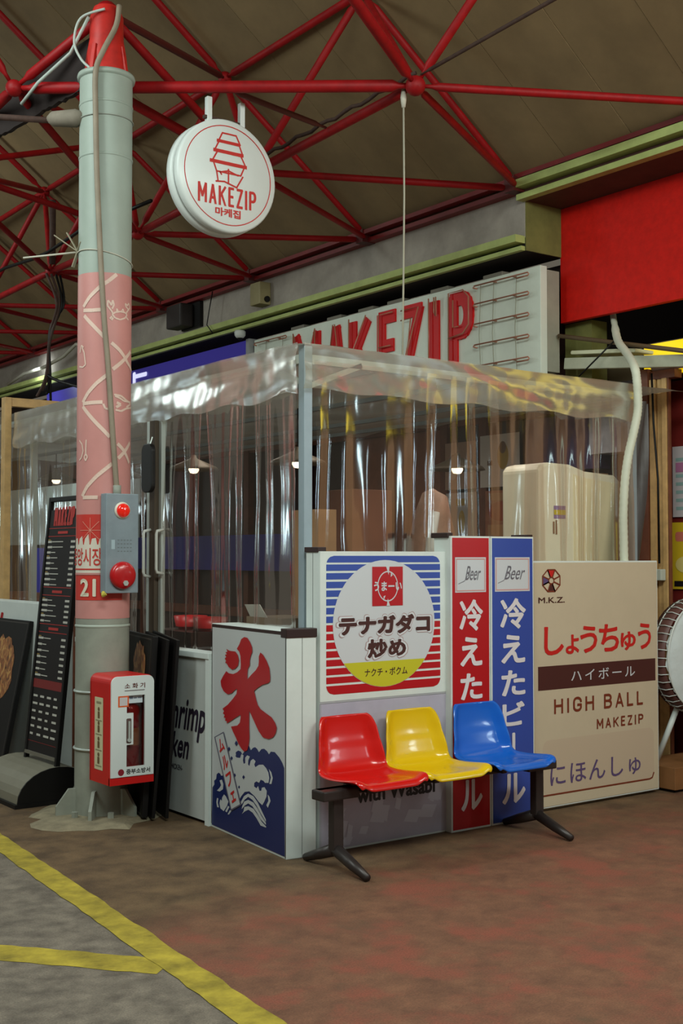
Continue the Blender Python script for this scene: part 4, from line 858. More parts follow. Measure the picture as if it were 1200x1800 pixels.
def shell(cx_, mt, label):
    prof = [(-.212,.372,.206),(-.210,.386,.218),(-.203,.398,.226),(-.185,.405,.231),(-.14,.404,.234),(-.075,.396,.235),(0,.390,.234),(.07,.390,.231),(.12,.398,.228),(.150,.416,.225),(.165,.444,.221),(.172,.476,.216),(.177,.505,.211),(.184,.530,.206),(.193,.552,.201),(.199,.58,.196),(.203,.615,.190),(.206,.645,.183),(.207,.668,.174),(.206,.682,.162),(.207,.692,.146)]
    nu = 22; vs = []; fs = []
    for i, (py, pz_, hw) in enumerate(prof):
        up_ = min(1, max(0, (i-7)/4.0)); rim = 1 if i < 17 else max(0, (20-i)/4.0)
        for k in range(nu+1):
            t = -1+2*k/nu; x = cx_+hw*t
            e = max(0, (abs(t)-.66)/.34); c = e**1.6*.040
            dish = (1-t*t)
            y = BY+.045+py; z = pz_+BZ
            lip = -.030*max(0, (abs(t)-.92)/.08)
            bow = .014*dish
            # seat sides curl up, back sides curl forward, rims turn over
            y += -c*up_*1.1*rim+bow*up_+(-lip*.5)*up_; z += (c*1.0)*(1-up_)-bow*(1-up_)*(1 if i > 3 else .4)+lip*(1-up_)
            if i <= 2: z += -.004*(1-dish)
            vs.append((x, y, z))
    for i in range(len(prof)-1):
        for k in range(nu):
            j = i*(nu+1)+k; fs.append((j, j+1, j+nu+2, j+nu+1))
    o = MB().add(vs, fs).build('seat', mt, bn, True, fix=True); o['label'] = label
    sm = o.modifiers.new('thickness', 'SOLIDIFY'); sm.thickness = .010; sm.offset = 0
    ss = o.modifiers.new('smooth', 'SUBSURF'); ss.levels = 1; ss.render_levels = 1
    return o
for cx_, mt, lb in ((3.845, M('seat_red', rgb(206, 22, 18), .22, coat=.4), 'glossy red molded plastic seat'),
                    (4.285, M('seat_yellow', rgb(226, 186, 14), .22, coat=.4), 'glossy yellow molded plastic seat'),
                    (4.765, M('seat_blue', rgb(14, 98, 200), .22, coat=.4), 'glossy blue molded plastic seat')):
    shell(cx_, mt, lb)
    for dx in (-.11, .11): MB().box(cx_+dx-.015, cx_+dx+.015, BY-.10, BY+.10, .38, .412).build('seat_bracket', BRONZE, bn)

# ================================================================ VINYL ENCLOSURE
EXL, EYR = 3.72, 5.42
cf = thing('vinyl_enclosure', 'grey steel post and rail frame of the vinyl enclosure', 'frame', (3.77, 5.45, 0))
MB().box(3.745, 3.80, 5.42, 5.475, 0, 2.70).build('corner_post', STEELGREY, cf, bevel=.004)
MB().box(3.80, 6.48, 5.435, 5.475, 2.60, 2.65).build('front_rail', ALU, cf)
MB().box(3.745, 3.79, 5.47, 14, 2.60, 2.65).build('side_rail', ALU, cf)
MB().bar((3.77, 5.85, 2.62), (3.77, 5.47, 2.50), .03, .03).build('brace', ALU, cf); MB().bar((4.15, 5.45, 2.62), (3.80, 5.45, 2.48), .03, .03).build('brace', ALU, cf)
for x in (4.4, 5.2, 6.0, 6.47): MB().box(x-.015, x+.015, 5.45, 14, 2.625, 2.655).build('roof_purlin', STEELGREY, cf)
MB().box(6.44, 6.48, 5.44, 5.48, 0, 2.65).build('end_post', STEELGREY, cf)
MB().box(3.745, 3.79, 9.18, 9.23, 0, 2.62).build('side_post', ALU, cf)
rf = MB(); vs = []; fs = []; nx_, ny_ = 24, 60
for i in range(nx_+1):
    for j in range(ny_+1):
        x = 3.70+(7.0-3.70)*i/nx_; y = 5.40+(14-5.40)*j/ny_
        vs.append((x, y, 2.70+.02*math.sin(i*1.1)*math.sin(j*.9)+.006*random.uniform(-1, 1)))
for i in range(nx_):
    for j in range(ny_): q = i*(ny_+1)+j; fs.append((q, q+1, q+ny_+2, q+ny_+1))
RFM = vinyl('roof_sheet', .55, (.80, .76, .68, 1), .04, .2)
tag(rf.add(vs, fs).build('enclosure_roof_sheet', RFM, smooth=True), 'cloudy plastic sheet forming the flat roof of the vinyl enclosure', 'plastic sheet')
def curtain(name, label, p, q, z0, z1, nrm, amp, mat, seed, step=.012, rows=18, hem=0.0, wrinkle=0.0, waves=((.10, .16), (.16, .24), (.22, .34), (.3, .5), (.5, .9))):
    rr_ = random.Random(seed); p = V(p).to_3d(); q = V(q).to_3d(); L = (q-p).length; d = (q-p)/L; nrm = V(nrm)
    comps = [(rr_.uniform(.5, 1), 2*math.pi/rr_.uniform(a_, b_), rr_.uniform(0, 6.28), rr_.uniform(-.5, .5)) for a_, b_ in waves]
    nU = int(L/step); vs = []; fs = []
    for j in range(rows+1):
        v = j/rows; z = z1+(z0-z1)*v; g = .25+.75*min(1, v*2.5)
        for i in range(nU+1):
            s = L*i/nU
            env = .45+.55*noise.noise(V((s*2.1, seed*3.7, v*.8)))           # pleats come and go along the rail
            f = sum(a*math.sin(k*s+ph+tw_*v*3.0) for a, k, ph, tw_ in comps)/2.0
            pt = p+d*(s+.010*math.sin(9*s+4*v))+nrm*(amp*g*f*(.5+env))
            if wrinkle:
                pt += nrm*wrinkle*(noise.noise(V((s*1.3, z*7+s*.6, seed)))+.35*noise.noise(V((s*3.5, z*14+s*2, seed+5)))+.08*noise.noise(V((s*9, z*12, seed+9))))
            pt.z = z+(hem*(noise.noise(V((s*3, seed, 0)))+.5*math.sin(s*11)) if j == rows else 0); vs.append(pt)
    for j in range(rows):
        for i in range(nU): k_ = j*(nU+1)+i; fs.append((k_, k_+1, k_+nU+2, k_+nU+1))
    return tag(MB().add(vs, fs).build(name, mat, smooth=True), label, 'curtain')
curtain('vinyl_curtain', 'clear pleated vinyl curtain on the left side above the ice sign', (EXL, 5.46), (EXL, 6.93), .90, 2.62, (-1,0,0), .026, VINYL, 3, wrinkle=.006)
curtain('vinyl_curtain', 'clear pleated vinyl curtain left of the column behind the menu stand', (EXL, 7.14), (EXL, 9.58), .90, 2.62, (-1,0,0), .024, VINYL, 5, wrinkle=.006)
curtain('vinyl_curtain', 'clear vinyl curtain at the far left edge beyond the wooden post', (EXL, 9.66), (EXL, 13), .5, 2.75, (-1,0,0), .03, VINYL, 6, step=.02, wrinkle=.02)
curtain('vinyl_curtain', 'clear pleated vinyl curtain on the right side above the beer signs', (3.81, EYR), (6.44, EYR), 1.30, 2.62, (0,-1,0), .022, VINYL, 8, wrinkle=.006)
curtain('vinyl_valance', 'hazy vinyl valance along the left top edge of the enclosure', (EXL-.035, 5.40), (EXL-.035, 9.42), 2.42, 2.70, (-1,0,0), .003, VINYL2, 12, .015, 14, .022, .022)
curtain('vinyl_valance', 'hazy vinyl valance along the right top edge catching yellow light', (3.72, EYR-.035), (6.46, EYR-.035), 2.45, 2.70, (0,-1,0), .003, VINYL2, 14, .015, 14, .018, .024)
# diagonal loose flap next to the duct
flp = MB(); vs = []; fs = []
for j in range(13):
    v = j/12
    for i in range(13):
        u_ = i/12; x = 6.48+.12*u_*(1-.3*v)-.22*v*(1-u_)*.0; vs.append((6.30+.34*u_+.10*(1-v)*(1-u_)-.12*v, 5.39+.03*math.sin(u_*9+v*4)+.08*u_, 2.62-1.12*v))
for j in range(12):
    for i in range(12): k_ = j*13+i; fs.append((k_, k_+1, k_+14, k_+13))
tag(flp.add(vs, fs).build('tarpaulin_flap', M('grey_tarp', rgb(74, 70, 70), .45, var=.12, vscale=6), smooth=True), 'dark grey tarpaulin flap beside the white duct hose', 'tarpaulin').location = (.16, .12, 0)

# sliding door beside the column
sd = thing('sliding_door', 'pair of narrow aluminium door stiles with handles beside the column', 'door', (3.70, 7.02, 0))
for y, w_, x in ((7.075, .045, 3.67), (6.955, .035, 3.69)):
    MB().box(x, x+.03, y-w_/2, y+w_/2, .3, 2.42).build('stile', ALU, sd, bevel=.003)
MB().box(3.665, 3.70, 6.98, 7.05, .3, 2.42).build('brush_seal', M('seal_brown', rgb(84, 70, 56), .7), sd)
for y, z0, z1, x in ((7.03, 1.42, 1.72, 3.665), (6.905, 1.44, 1.72, 3.69)):
    MB().tube([(x, y, z1), (x-.045, y, z1-.01), (x-.05, y, z1-.03), (x-.05, y, z0+.03), (x-.045, y, z0+.01), (x, y, z0)], .010, 8).build('handle', M('handle_white', rgb(214, 216, 208), .35), sd, True)
hp = thing('black_pad', 'black rounded flat pad hanging on the door stile beside the column', 'pad', (3.60, 6.95, 1.9))
MB().prism(rrect(-.085, 0, .055, .31, .05, 6), frame((3.63, 6.955, 1.955), (0,-1,0)), 0, .03).build('pad', M('pad_black', rgb(18, 14, 14), .5), hp, bevel=.006)
MB().tube([(3.62, 6.965, 2.25), (3.64, 6.965, 2.31)], .004, 6).build('hook', ALU, hp)

# white duct hose
du = thing('duct_hose', 'white ribbed duct hose hanging down before the vinyl at right', 'hose', (6.25, 5.34, 1.5))
DP = [V(p) for p in ((7.05,6.13,3.36),(6.98,6.06,3.29),(6.72,5.80,3.085),(6.52,5.55,2.94),(6.37,5.36,2.81),(6.358,5.33,2.72),(6.368,5.33,2.60),(6.362,5.33,2.50),(6.32,5.33,2.36),(6.275,5.335,2.215),(6.245,5.34,2.05),(6.232,5.345,1.84),(6.238,5.35,1.66),(6.253,5.36,1.48))]
# smooth and rib
SP = []
for i in range(len(DP)-1):
    p0, p1, p2, p3 = DP[max(0, i-1)], DP[i], DP[i+1], DP[min(len(DP)-1, i+2)]
    for k in range(10):
        t = k/10; SP.append(.5*((2*p1)+(p2-p0)*t+(2*p0-5*p1+4*p2-p3)*t*t+(3*p1-p0-3*p2+p3)*t**3))
MB().tube(SP, [.027+.0025*(i % 2)-(.006 if i < 14 else 0) for i in range(len(SP))], 14).build('hose', M('duct_white', rgb(206, 208, 188), .55, var=.08), du, True)
tag(MB().tube([(6.74, 5.84, 3.10), (6.70, 5.98, 2.98), (6.66, 6.12, 2.86)], .006, 6).build('black_strap', BLACKM, smooth=True), 'short black strap slanting beside the top of the duct hose', 'strap')
tag(MB().tube([(6.96, 5.70, 2.86), (6.965, 5.69, 2.5), (6.97, 5.66, 2.1), (6.97, 5.655, 1.5)], .008, 6).build('power_lead', BLACKM, smooth=True), 'thin black cord hanging down the wooden door frame', 'cord')

# ================================================================ RIGHT SIDE
tag(MB().bar((6.85, 6.42, 3.01), (6.85, 4.0, 2.75), .05, .085).build('white_beam', M('pipe_white', rgb(182, 182, 160), .6, var=.15), bevel=.006), 'white horizontal beam under the red fascia board', 'beam')
tag(MB().tube([(6.77, 6.42, 3.215), (6.78, 5.27, 2.945), (6.78, 4.0, 2.65)], .016, 8).build('brown_pipe', M('pipe_brown', rgb(104, 82, 56), .6), smooth=True), 'thin brown pipe slanting under the red fascia board', 'pipe')
tag(MB().prism(rrect(0, 0, .62, .028, .012), frame((6.80, 6.33, 3.065), (0,-1,-.105), (0,-.105,1)), -.2, 0).build('white_tray', M('tray_white', rgb(206, 204, 170), .5), bevel=.004), 'flat white tray lying on the white beam under red fascia', 'tray')
tag(MB().box(6.98, 7.15, 6.28, 6.55, 2.7, 3.34).build('olive_pillar', OLIVE), 'short olive pillar stub below the left end of red fascia', 'pillar')
ys_ = thing('yellow_sign', 'lit yellow sign box in the dark gap under red fascia', 'sign', (7.2, 4.4, 2.9))
MB().box(7.16, 7.40, 2.4, 5.93, 2.86, 3.12).build('body', M('sign_case', rgb(70, 62, 46), .6), ys_)
MB().box(7.145, 7.16, 2.42, 5.92, 2.87, 3.11).build('lit_face', M('yellow_face', rgb(214, 190, 20), .4, emit=.9, ecol=rgb(236, 200, 20)), ys_)
bx2 = MB().box(7.17, 7.4, 5.96, 6.30, 2.86, 3.10).build('grey_crate', M('dull_brown', rgb(96, 84, 62), .7)); tag(bx2, 'dull brown box left of the yellow sign in the dark gap', 'box')
pr = MB().lathe([(.001,0),(.045,0),(.045,.55),(.001,.55)], (7.04, 5.74, 2.925), (0,-1,0), 16).build('pinkish_roll', M('roll_pink', rgb(196, 180, 184), .6, var=.06), smooth=True); tag(pr, 'pale pinkish rolled sheet lying on top of wooden door frame', 'roll')
def poster(name, label, f, w_, h_, base, draw, cat='poster'):
    t = thing(name, label, cat, tuple(f[0]))
    MB().prism(R(0, 0, w_, h_), f, 0, .006).build('sheet', base, t)
    for i, (polys, mt) in enumerate(draw): prints('print', polys, f, .007+.001*i, mt, t)
    return t
fP = frame((7.34, 5.83, 0), (0, -1, 0))
poster('paper_notice', 'pale printed notice on the dark red wall at right edge', frame((7.34, 5.82, 1.84), (0,-1,0)), .45, .52, M('paper_pale', rgb(206, 196, 198), .6), [([R(.03, .05+.06*k, .30, .075+.06*k) for k in range(7)], M('ink_mint', rgb(150, 180, 176), .6)), ([R(.03, .33, .16, .40)], M('ink_pink', rgb(190, 120, 160), .6))])
poster('yellow_poster', 'yellow food poster on the dark red wall at right edge', frame((7.34, 5.83, 1.31), (0,-1,0)), .45, .49, M('paper_yellow', rgb(226, 190, 40), .5), [([rrect(.03, .35, .3, .42, .02)], M('ink_coral', rgb(220, 120, 100), .6)), ([ell(.12, .18, .09, .06)], M('ink_cream', rgb(236, 214, 130), .6)), ([R(.02, .02, .3, .06)], BLACKP)])
# fan on a wooden box
wx = thing('wooden_box', 'brown wooden plinth box under the fan at right edge', 'box', (6.8, 5.4, 0))
MB().box(6.535, 7.25, 5.19, 5.575, .02, .165).build('body', M('plinth_wood', rgb(132, 88, 50), .6, var=.15, vscale=6), wx, bevel=.004)
MB().box(6.56, 7.22, 5.21, 5.56, 0, .02).build('skid', DARK, wx)
fn_ = thing('drum_fan', 'round cage fan with white cover on splayed white legs at right edge', 'fan', (6.93, 5.33, .165))
fc_ = V((6.93, 5.26, .875)); fa_ = V((-.05, -1, 0)).normalized()
FW = M('fan_white', rgb(212, 218, 214), .4)
MB().lathe([(.375,.0),(.385,.0),(.39,-.06),(.385,-.13),(.37,-.13)], fc_, fa_, 48).build('drum_rim', M('fan_dark', rgb(96, 60, 54), .5), fn_, True)
cv = [(0.001, .035), (.12, .035), (.24, .028), (.33, .018), (.365, .0)]
m = MB().lathe(cv, fc_, fa_, 48)
m.v = [tuple(V(v)+fa_*.012*math.sin(v[0]*60)*math.sin(v[2]*47)) for v in m.v]
m.build('cloth_cover', M('cover_white', rgb(206, 214, 214), .6, var=.06, vscale=10, bump=.5, bscale=14), fn_, True)
for r_ in (.375, .385):
    MB().tube([fc_+V((r_*math.cos(t), 0, r_*math.sin(t)))+fa_*(.008 if r_ < .38 else -.11) for t in [2*math.pi*k/48 for k in range(49)]], .006, 6, False).build('cage_ring', FW, fn_, True)
for k in range(44):
    t = 2*math.pi*k/44; e = V((math.cos(t), 0, math.sin(t)))
    MB().tube([fc_+e*.372+fa_*.012, fc_+e*.398-fa_*.05, fc_+e*.39-fa_*.12], .0035, 5).build('cage_wire', FW, fn_, True)
for a_, b_3 in (((6.80, 5.36, .56), (6.70, 5.47, .168)), ((6.80, 5.24, .62), (6.76, 5.22, .168)), ((7.06, 5.24, .62), (7.12, 5.22, .168)), ((7.06, 5.36, .56), (7.16, 5.47, .168))):
    MB().tube([a_, b_3], .020, 10).build('leg', FW, fn_, True)
MB().tube([(6.79, 5.24, .48), (7.08, 5.24, .48)], .016, 8).build('cross_bar', FW, fn_, True)
MB().tube([fc_-fa_*.02, fc_-fa_*.14], .07, 16).build('motor', BLACKM, fn_, True)

# ================================================================ INSIDE THE ENCLOSURE
tk = thing('cream_cooler', 'tall cream plastic cooler unit behind the vinyl above beige board', 'appliance', (6.15, 5.85, 0))
fk = frame((5.77, 5.66, 0), (1, 0, 0))
MB().prism([(0,.02),(.80,.02),(.80,2.07),(.74,2.11),(.45,2.125),(.30,2.165),(.10,2.17),(.03,2.155),(0,2.12)], fk, -.34, 0).build('body', CREAM, tk, bevel=.02)
MB().prism([(.33,1.0),(.78,1.0),(.78,2.05),(.42,2.08),(.33,2.10)], fk, 0, .006).build('front_panel', M('cream_warm', rgb(242, 228, 190), .35, var=.03), tk)
MB().prism(R(.36, 2.085, .70, 2.12), fk, -.2, -.02).build('top_vent', M('vent_brown', rgb(120, 92, 66), .6), tk)
prints('violet_label', [R(.14, 1.80, .25, 1.885)], fk, .003, M('label_violet', rgb(150, 120, 160), .5), tk)
prints('yellow_label', [R(.14, 1.825, .25, 1.858)], fk, .004, M('label_yellow', rgb(206, 180, 50), .5), tk)
prints('brown_label', [R(.13, 1.70, .145, 1.78), R(.155, 1.695, .17, 1.79)], fk, .004, M('label_brown', rgb(150, 110, 80), .5), tk)
# posters on the shop front: x plane 6.97
def shopposter(label, ya, yb, z0, z1, base, draw): return poster('wall_poster', label, frame((6.97, ya, z0), (0,-1,0)), ya-yb, z1-z0, base, draw)
PP = M('poster_paper', rgb(190, 176, 160), .6)
shopposter('white poster with yellow bottle drawing high on shop front', 7.50, 7.04, 2.12, 2.55, M('poster_white', rgb(206, 200, 196), .6), [([ell(.27, .25, .065, .11)], M('po_ochre', rgb(176, 146, 60), .6)), ([ell(.27, .32, .04, .05)], M('po_brown', rgb(120, 90, 70), .6)), ([R(.09, .18, .15, .22)], MATS['po_brown'])])
shopposter('pale poster with dark pear shape on shop front', 7.94, 7.55, 2.12, 2.52, M('poster_tan', rgb(170, 140, 122), .6), [([ell(.10, .22, .05, .08)], MATS['po_brown']), ([ell(.10, .12, .04, .04)], M('po_grey', rgb(190, 186, 180), .6))])
shopposter('red-orange wanted style poster low on shop front', 7.44, 7.02, 1.68, 2.09, M('poster_orange', rgb(150, 92, 66), .6, var=.2, vscale=10), [([ell(.18, .24, .14, .08)], M('po_red', rgb(150, 60, 36), .6)), ([R(.03, .33, .38, .39), R(.03, .03, .38, .13)], M('po_sand', rgb(166, 122, 84), .6))])
shopposter('pale blue-grey poster with yellow marks low on shop front', 7.93, 7.55, 1.68, 2.09, M('poster_grey', rgb(176, 172, 170), .6), [([R(.13, .30, .24, .36), ell(.2, .16, .04, .1)], MATS['po_ochre'])])
tag(MB().box(6.85, 6.97, 6.10, 6.85, 2.20, 2.62).build('violet_product_box', M('box_violet', rgb(62, 44, 84), .5, var=.3, vscale=9)), 'dark violet boxed goods above the cream cooler', 'box')
tag(MB().box(6.80, 6.97, 5.85, 6.15, 2.30, 2.60).build('pale_product_box', M('box_pale', rgb(160, 160, 170), .5, var=.2, vscale=9)), 'pale boxed goods high beside the duct hose', 'box')
# wrapped bundle and boxes on an inner table
tb = thing('inner_table', 'brown table inside the enclosure behind the striped sign', 'table', (5.2, 6.6, 0))
MB().box(4.7, 6.6, 6.2, 7.3, 1.0, 1.05).build('top', WOODB, tb)
for x in (4.75, 6.55):
    for y in (6.25, 7.25): MB().box(x-.03, x+.03, y-.03, y+.03, 0, 1.0).build('leg', WOODB, tb)
bu = thing('wrapped_bundle', 'plastic wrapped pale bundle standing inside behind the red sign', 'package', (5.5, 6.38, 1.05))
m = MB()
m.tube([(5.5, 6.38, 1.05), (5.5, 6.38, 1.30), (5.48, 6.38, 1.62), (5.49, 6.38, 1.84), (5.50, 6.38, 1.97), (5.52, 6.38, 2.0)], [.17, .18, .16, .12, .085, .03], 12)
m.v = [tuple(V(v)+V((.02*math.sin(v[2]*23+v[1]*30), .02*math.sin(v[0]*40), 0))) for v in m.v]
m.build('bundle', M('bundle_tan', rgb(156, 118, 98), .55, var=.2, vscale=9), bu, True)
MB().tube([(5.33, 6.28, 1.10), (5.35, 6.28, 1.5), (5.42, 6.28, 1.85)], [.04, .035, .03], 8).build('bottle', M('bundle_white', rgb(190, 186, 180), .5), bu, True)
for lb, x, y, w_, h_, z0, mt in (('tall brown cardboard carton inside behind the striped sign', 5.05, 6.5, .34, .95, 1.05, M('carton_brown', rgb(122, 74, 52), .7, var=.1)), ('small tan carton stack inside beside the corner post', 4.55, 6.32, .14, .80, 1.05, CARD)):
    tag(MB().box(x-w_/2, x+w_/2, y, y+.3, z0, z0+h_).build('carton', mt, bevel=.004), lb, 'box')
# shelf carrying the small carton
tag(MB().box(4.2, 4.68, 6.2, 6.8, 0, 1.05).build('low_cabinet', WOODD), 'dark low cabinet inside beside the brown table', 'cabinet')
# blue banner, dark goods along back
tag(MB().box(6.90, 6.97, 10.2, 14, 1.40, 1.78).build('blue_banner', M('banner_blue', rgb(36, 36, 150), .5, var=.2, vscale=2)), 'blue banner strip inside seen through left curtain', 'banner')
tag(MB().box(4.05, 4.4, 9.55, 9.95, 1.25, 1.62).build('blue_crate', M('crate_blue', rgb(20, 40, 190), .4)), 'bright blue crate inside beside the wooden post at left', 'crate')
tag(MB().box(3.95, 4.5, 9.3, 10.2, .0, 1.25).build('brown_cupboard', WOODB), 'brown cupboard under the blue crate at left', 'cupboard')
# inner counter with small goods by the left curtain
tag(MB().box(3.80, 4.15, 5.6, 6.9, .0, .93).build('inner_counter', WOODD), 'dark inner counter behind the ice sign', 'counter')
oc = thing('open_carton', 'open cardboard carton with pale flap inside above the ice sign', 'box', (3.95, 6.1, .93))
MB().box(3.82, 4.10, 5.75, 6.12, .93, 1.20).build('carton', M('carton_dull', rgb(120, 100, 80), .8), oc)
MB().add([(3.82,5.90,1.20),(3.82,6.08,1.20),(3.80,6.11,1.27),(3.80,5.95,1.275),(3.825,5.90,1.20),(3.825,6.08,1.20),(3.805,6.11,1.27),(3.805,5.95,1.275)], [(0,1,2,3),(7,6,5,4),(0,4,5,1),(1,5,6,2),(2,6,7,3),(3,7,4,0)]).build('flap', M('flap_pale', rgb(176, 172, 164), .7), oc)
tag(MB().box(3.81, 3.98, 6.18, 6.42, .93, 1.02).build('green_tray', M('tray_green', rgb(120, 160, 40), .5), bevel=.01), 'green plastic tray on the counter left of the ice sign', 'tray')
for lb, y in (('red plastic basin inside beside the door handle', 6.98), ('red plastic basin inside right of the door stile', 6.72)):
    tag(MB().lathe([(.001,0),(.08,0),(.11,.09),(.115,.09),(.10,.02)], (4.1, y+.3, 1.06), n=20).build('red_basin', M('basin_red', rgb(190, 24, 30), .35), smooth=True), lb, 'basin')
tag(MB().box(3.9, 4.3, 6.92, 7.5, 0, 1.06).build('side_shelf', WOODD), 'dark side shelf carrying the red basins', 'shelf')
# pendant lamps
for i, (x, y, z) in enumerate(((5.2, 9.19, 2.29), (5.2, 10.6, 2.30), (5.2, 12.1, 2.34), (5.16, 7.55, 2.24), (6.35, 7.1, 2.22))):
    t = thing('pendant_lamp', ('wide pendant lamp seen through left curtain nearest the door', 'wide pendant lamp seen through the curtain left of the column', 'farthest wide pendant lamp at left inside the enclosure', 'wide pendant lamp just right of the corner post', 'wide pendant lamp in front of the shop front posters')[i], 'lamp', (x, y, z), 'pendant lamps in the enclosure')
    MB().lathe([(.02,.13),(.03,.10),(.20,.025),(.22,.0),(.215,.0),(.19,.02),(.02,.09)], (x,y,z), n=28).build('shade', M('shade_grey', rgb(120, 110, 96), .4, .3), t, True)
    MB().lathe([(.001,-.03),(.03,-.025),(.045,.0),(.04,.04),(.02,.07)], (x,y,z), n=16).build('bulb', M('bulb_lit', rgb(255, 244, 214), .4, emit=3, ecol=rgb(255, 240, 206)), t, True)
    MB().tube([(x,y,z+.12), (x,y,2.66)], .005, 6).build('cord', BLACKM, t)

# ================================================================ LEFT SIDE BOARDS
wf = thing('wooden_post_frame', 'yellow wooden post and beam at the far left edge', 'frame', (3.68, 9.62, 0))
MB().box(3.63, 3.685, 9.47, 9.55, 0, 2.83).build('post', WOODY, wf, bevel=.003); MB().box(3.64, 4.35, 9.48, 9.54, 2.76, 2.83).build('beam', WOODY, wf, bevel=.003)
lb_ = thing('left_box_sign', 'white box sign with red script behind the menu stand at left', 'sign', (3.5, 8.8, 0))
MB().box(3.44, 3.60, 8.06, 9.42, 0, 1.215).build('box', WHITE, lb_, bevel=.004)
MB().box(3.43, 3.61, 8.045, 8.075, 1.13, 1.17).build('edge_cap', BLACKCAP, lb_, bevel=.004)
fl2 = frame((3.44, 9.42, 0), (0, -1, 0))
text('Sal', fl2, (.06, .96, .46, 1.13), .002, REDPRINT, lb_, 'red_script', .03, .3)
prints('navy_block', [R(1.20, .35, 1.35, .80)], fl2, .002, NAVY, lb_)
prints('orange_block', [R(1.18, .22, 1.24, .36)], fl2, .003, M('orange_print', rgb(206, 96, 40), .5), lb_)
# menu stand
mu = thing('menu_stand', 'tall leaning black menu stand beside the column', 'menu stand', (3.2, 7.6, 0))
mo = V((3.135, 7.79, .23)); mtop = V((3.30, 7.83, 1.945)); mupv = (mtop-mo); MH = mupv.length; MW = .50
mr = V((.02, -1, 0)).normalized(); mu_ = mupv.normalized(); mu_ = (mu_-mr*mu_.dot(mr)).normalized()
fm = frame(mo, mr, mu_)
for a0, a1 in ((0, .028), (MW-.028, MW)): MB().prism(R(a0, -.18, a1, MH), fm, -.03, 0).build('frame_upright', BLACKM, mu, bevel=.003)
MB().prism(R(0, MH-.03, MW, MH), fm, -.03, 0).build('frame_top', BLACKM, mu, bevel=.003)
MB().prism(R(.028, .05, MW-.028, MH-.085), fm, -.015, -.008).build('menu_panel', M('menu_black', rgb(26, 21, 21), .5, spec=.3), mu)
MB().prism(R(.02, .03, MW-.02, .05), fm, -.02, .006).build('panel_ledge', M('ledge_grey', rgb(110, 104, 92), .5), mu)
MR = M('menu_red', rgb(176, 40, 34), .5); MT = M('menu_text', rgb(190, 186, 176), .5); MY = M('menu_ochre', rgb(150, 120, 50), .5)
mb_ = lambda y: (1330-y)/455*MH
prints('menu_title', block('MAKEZIP', (.10, mb_(926), .41, mb_(893)), .022, .10), fm, -.006, MR, mu)
rl, tx, oc_ = [], [], []
def header(y0_, y1_):
    rl.extend([R(.035, mb_(y0_), MW-.035, mb_(y0_)+.004), R(.035, mb_(y1_), MW-.035, mb_(y1_)+.004), R(.18, mb_(y1_)+.018, .33, mb_(y0_)-.018)])
def menurows(y0_, y1_, n, long_):
    for k in range(n):
        b0 = mb_(y0_+(y1_-y0_)*k/(n-1)); w_ = random.uniform(.05, .09)
        tx.append(R(.04, b0-.007, .04+w_, b0+.007)); tx.append(R(.045+w_, b0-.003, .045+w_+random.uniform(.05, .05+long_), b0+.003)); tx.append(R(MW-.11, b0-.007, MW-.045, b0+.007))
        if k % 3 == 0: oc_.append(R(.04, b0+.010, .08, b0+.016))
header(931, 945); menurows(954, 1029, 9, .16); header(1034, 1048); menurows(1056, 1092, 5, .16); header(1098, 1112); menurows(1122, 1186, 7, .06)
rl.append(R(.19, mb_(931)+.03, .28, mb_(931)+.038))
prints('menu_rules', rl, fm, -.006, MR, mu)
prints('menu_lines', tx, fm, -.006, MT, mu)['kind'] = 'stuff'; prints('menu_marks', oc_, fm, -.006, MY, mu)['kind'] = 'stuff'
gx = []
for k in range(6):
    for c_ in range(4): gx.append(R(.05+.105*c_, mb_(1222+13*k)-.007, .05+.105*c_+random.uniform(.04, .08), mb_(1222+13*k)+.007))
prints('menu_grid', gx, fm, -.006, MT, mu)['kind'] = 'stuff'
prints('menu_band', [R(.03, mb_(1208), MW-.03, mb_(1193)), R(.03, mb_(1300), MW-.03, mb_(1299))], fm, -.0062, M('menu_red_dark', rgb(120, 26, 24), .5), mu)
# weighted base of the stand: half drum
bs = MB(); vs = []; fs = []; n = 14
for s_ in (0, 1):
    yb = 7.28 if s_ == 0 else 7.98
    for k in range(n+1):
        t = math.pi*k/n; vs.append((3.16-.27*math.cos(t), yb, .03+.20*math.sin(t)))
    vs.append((3.43, yb, 0)); vs.append((2.89, yb, 0))
N_ = n+3
fs.append(tuple(range(N_))); fs.append(tuple(range(2*N_-1, N_-1, -1)))
for k in range(N_): fs.append((k, (k+1) % N_, N_+(k+1) % N_, N_+k))
bs.add(vs, fs).build('weighted_base', M('base_grey', rgb(122, 116, 100), .5, var=.1), mu)
MB().box(2.87, 3.45, 7.26, 8.0, 0, .025).build('base_skirt', BLACKM, mu)
MB().prism([(-.27, 0), (.27, 0)]+[(.27*math.cos(math.pi*k/14), .03+.20*math.sin(math.pi*k/14)) for k in range(15)], frame((3.16, 7.28, 0), (1, 0, 0)), 0, .012).build('end_plate', BLACKM, mu)
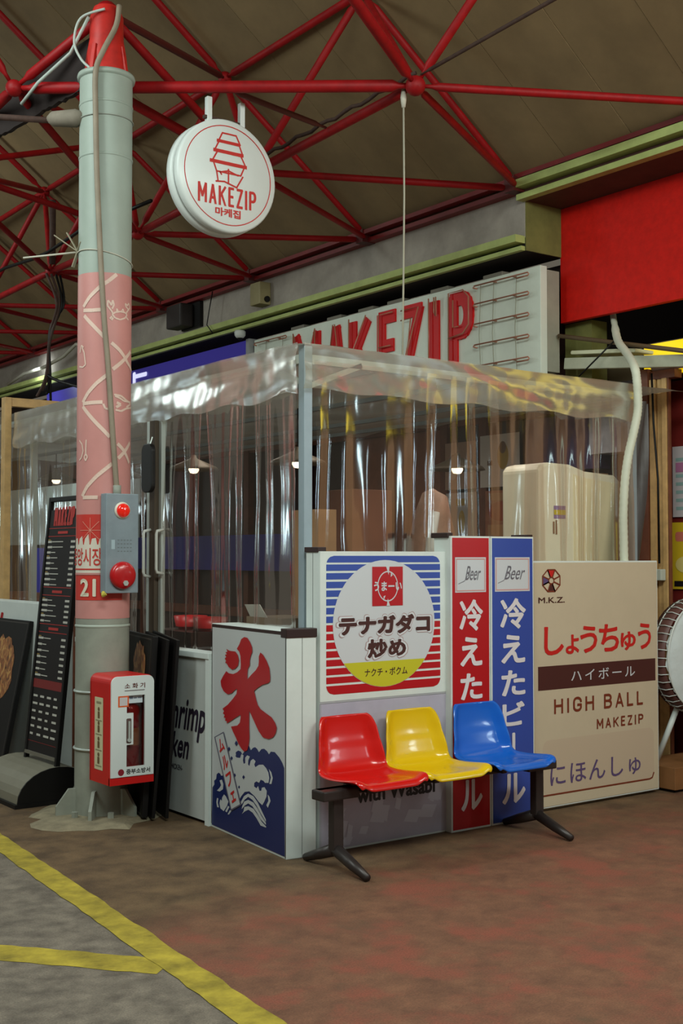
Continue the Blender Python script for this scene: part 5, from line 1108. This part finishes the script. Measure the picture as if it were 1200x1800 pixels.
# food picture boards leaning at left
def foodboard(name, label, org, r_, top, wd, seed, ht):
    t = thing(name, label, 'poster board', tuple(org)); u_ = (V(top)-V(org)).normalized(); r_ = V(r_).normalized(); u_ = (u_-r_*u_.dot(r_)).normalized(); f = frame(org, r_, u_)
    MB().prism(R(0, 0, wd, ht), f, -.035, 0).build('board', BLACKM, t, bevel=.003)
    m_ = bpy.data.materials.get('food_photo')
    if not m_:
        m_ = bpy.data.materials.new('food_photo'); m_.use_nodes = True; nt = m_.node_tree; b = nt.nodes['Principled BSDF']; b.inputs['Roughness'].default_value = .35
        tc = nt.nodes.new('ShaderNodeTexCoord'); mp = nt.nodes.new('ShaderNodeMapping'); mp.inputs['Scale'].default_value = (9, 9, 4)
        nz = nt.nodes.new('ShaderNodeTexNoise'); nz.inputs['Scale'].default_value = 2.2; nz.inputs['Detail'].default_value = 5; nz.inputs['Distortion'].default_value = 2.5
        rp2 = nt.nodes.new('ShaderNodeValToRGB'); cr = rp2.color_ramp; cr.elements[0].position = .3; cr.elements[0].color = rgb(44, 28, 22); cr.elements[1].position = .78; cr.elements[1].color = rgb(236, 200, 120)
        e = cr.elements.new(.52); e.color = rgb(160, 96, 50)
        nt.links.new(tc.outputs['Object'], mp.inputs[0]); nt.links.new(mp.outputs[0], nz.inputs['Vector']); nt.links.new(nz.outputs['Fac'], rp2.inputs[0]); nt.links.new(rp2.outputs[0], b.inputs['Base Color'])
    rr2 = random.Random(seed)
    for cx_, cz_, a_, b_4 in (((wd*.5, ht*.66, wd*.34, ht*.24),) if seed == 3 else ((wd*.60, ht*.80, wd*.22, ht*.17),)):
        pts = [(cx_+a_*rr2.uniform(.8, 1.08)*math.cos(2*math.pi*k/26), cz_+b_4*rr2.uniform(.8, 1.08)*math.sin(2*math.pi*k/26)) for k in range(26)]
        prints('food_photo', [pts], f, .002, m_, t)
    prints('frame_line', ribbon([(.02, .02), (wd-.02, .02), (wd-.02, ht-.02), (.02, ht-.02)], .008, True), f, .002, M('frame_grey', rgb(60, 54, 50), .5), t)
    return t, f
foodboard('food_board', 'black food picture board leaning at the far left edge', (3.20, 9.10, .02), (0,-1,0), (3.41, 9.10, 1.08), .72, 3, 1.09)
foodboard('food_board', 'black food picture board with golden dish behind the column', (3.492, 7.165, .02), (-.22,-.975,0), (3.55, 7.155, 1.06), .68, 5, 1.06)
for lb, org, rd, up_, w_ in (('plain black board stacked behind the golden dish board', (3.490, 6.93, .045), (-.22, -.97, -.05), (.07, 0, 1.04), .49), ('rearmost plain black board against the counter wall', (3.525, 6.86, .052), (-.17, -.98, -.07), (.04, 0, 1.04), .46)):
    r_ = V(rd).normalized(); u_ = V(up_).normalized(); u_ = (u_-r_*u_.dot(r_)).normalized()
    tag(MB().prism(R(0, 0, w_, 1.045), frame(org, r_, u_), -.02, 0).build('plain_board', BLACKM, bevel=.003), lb, 'poster board')
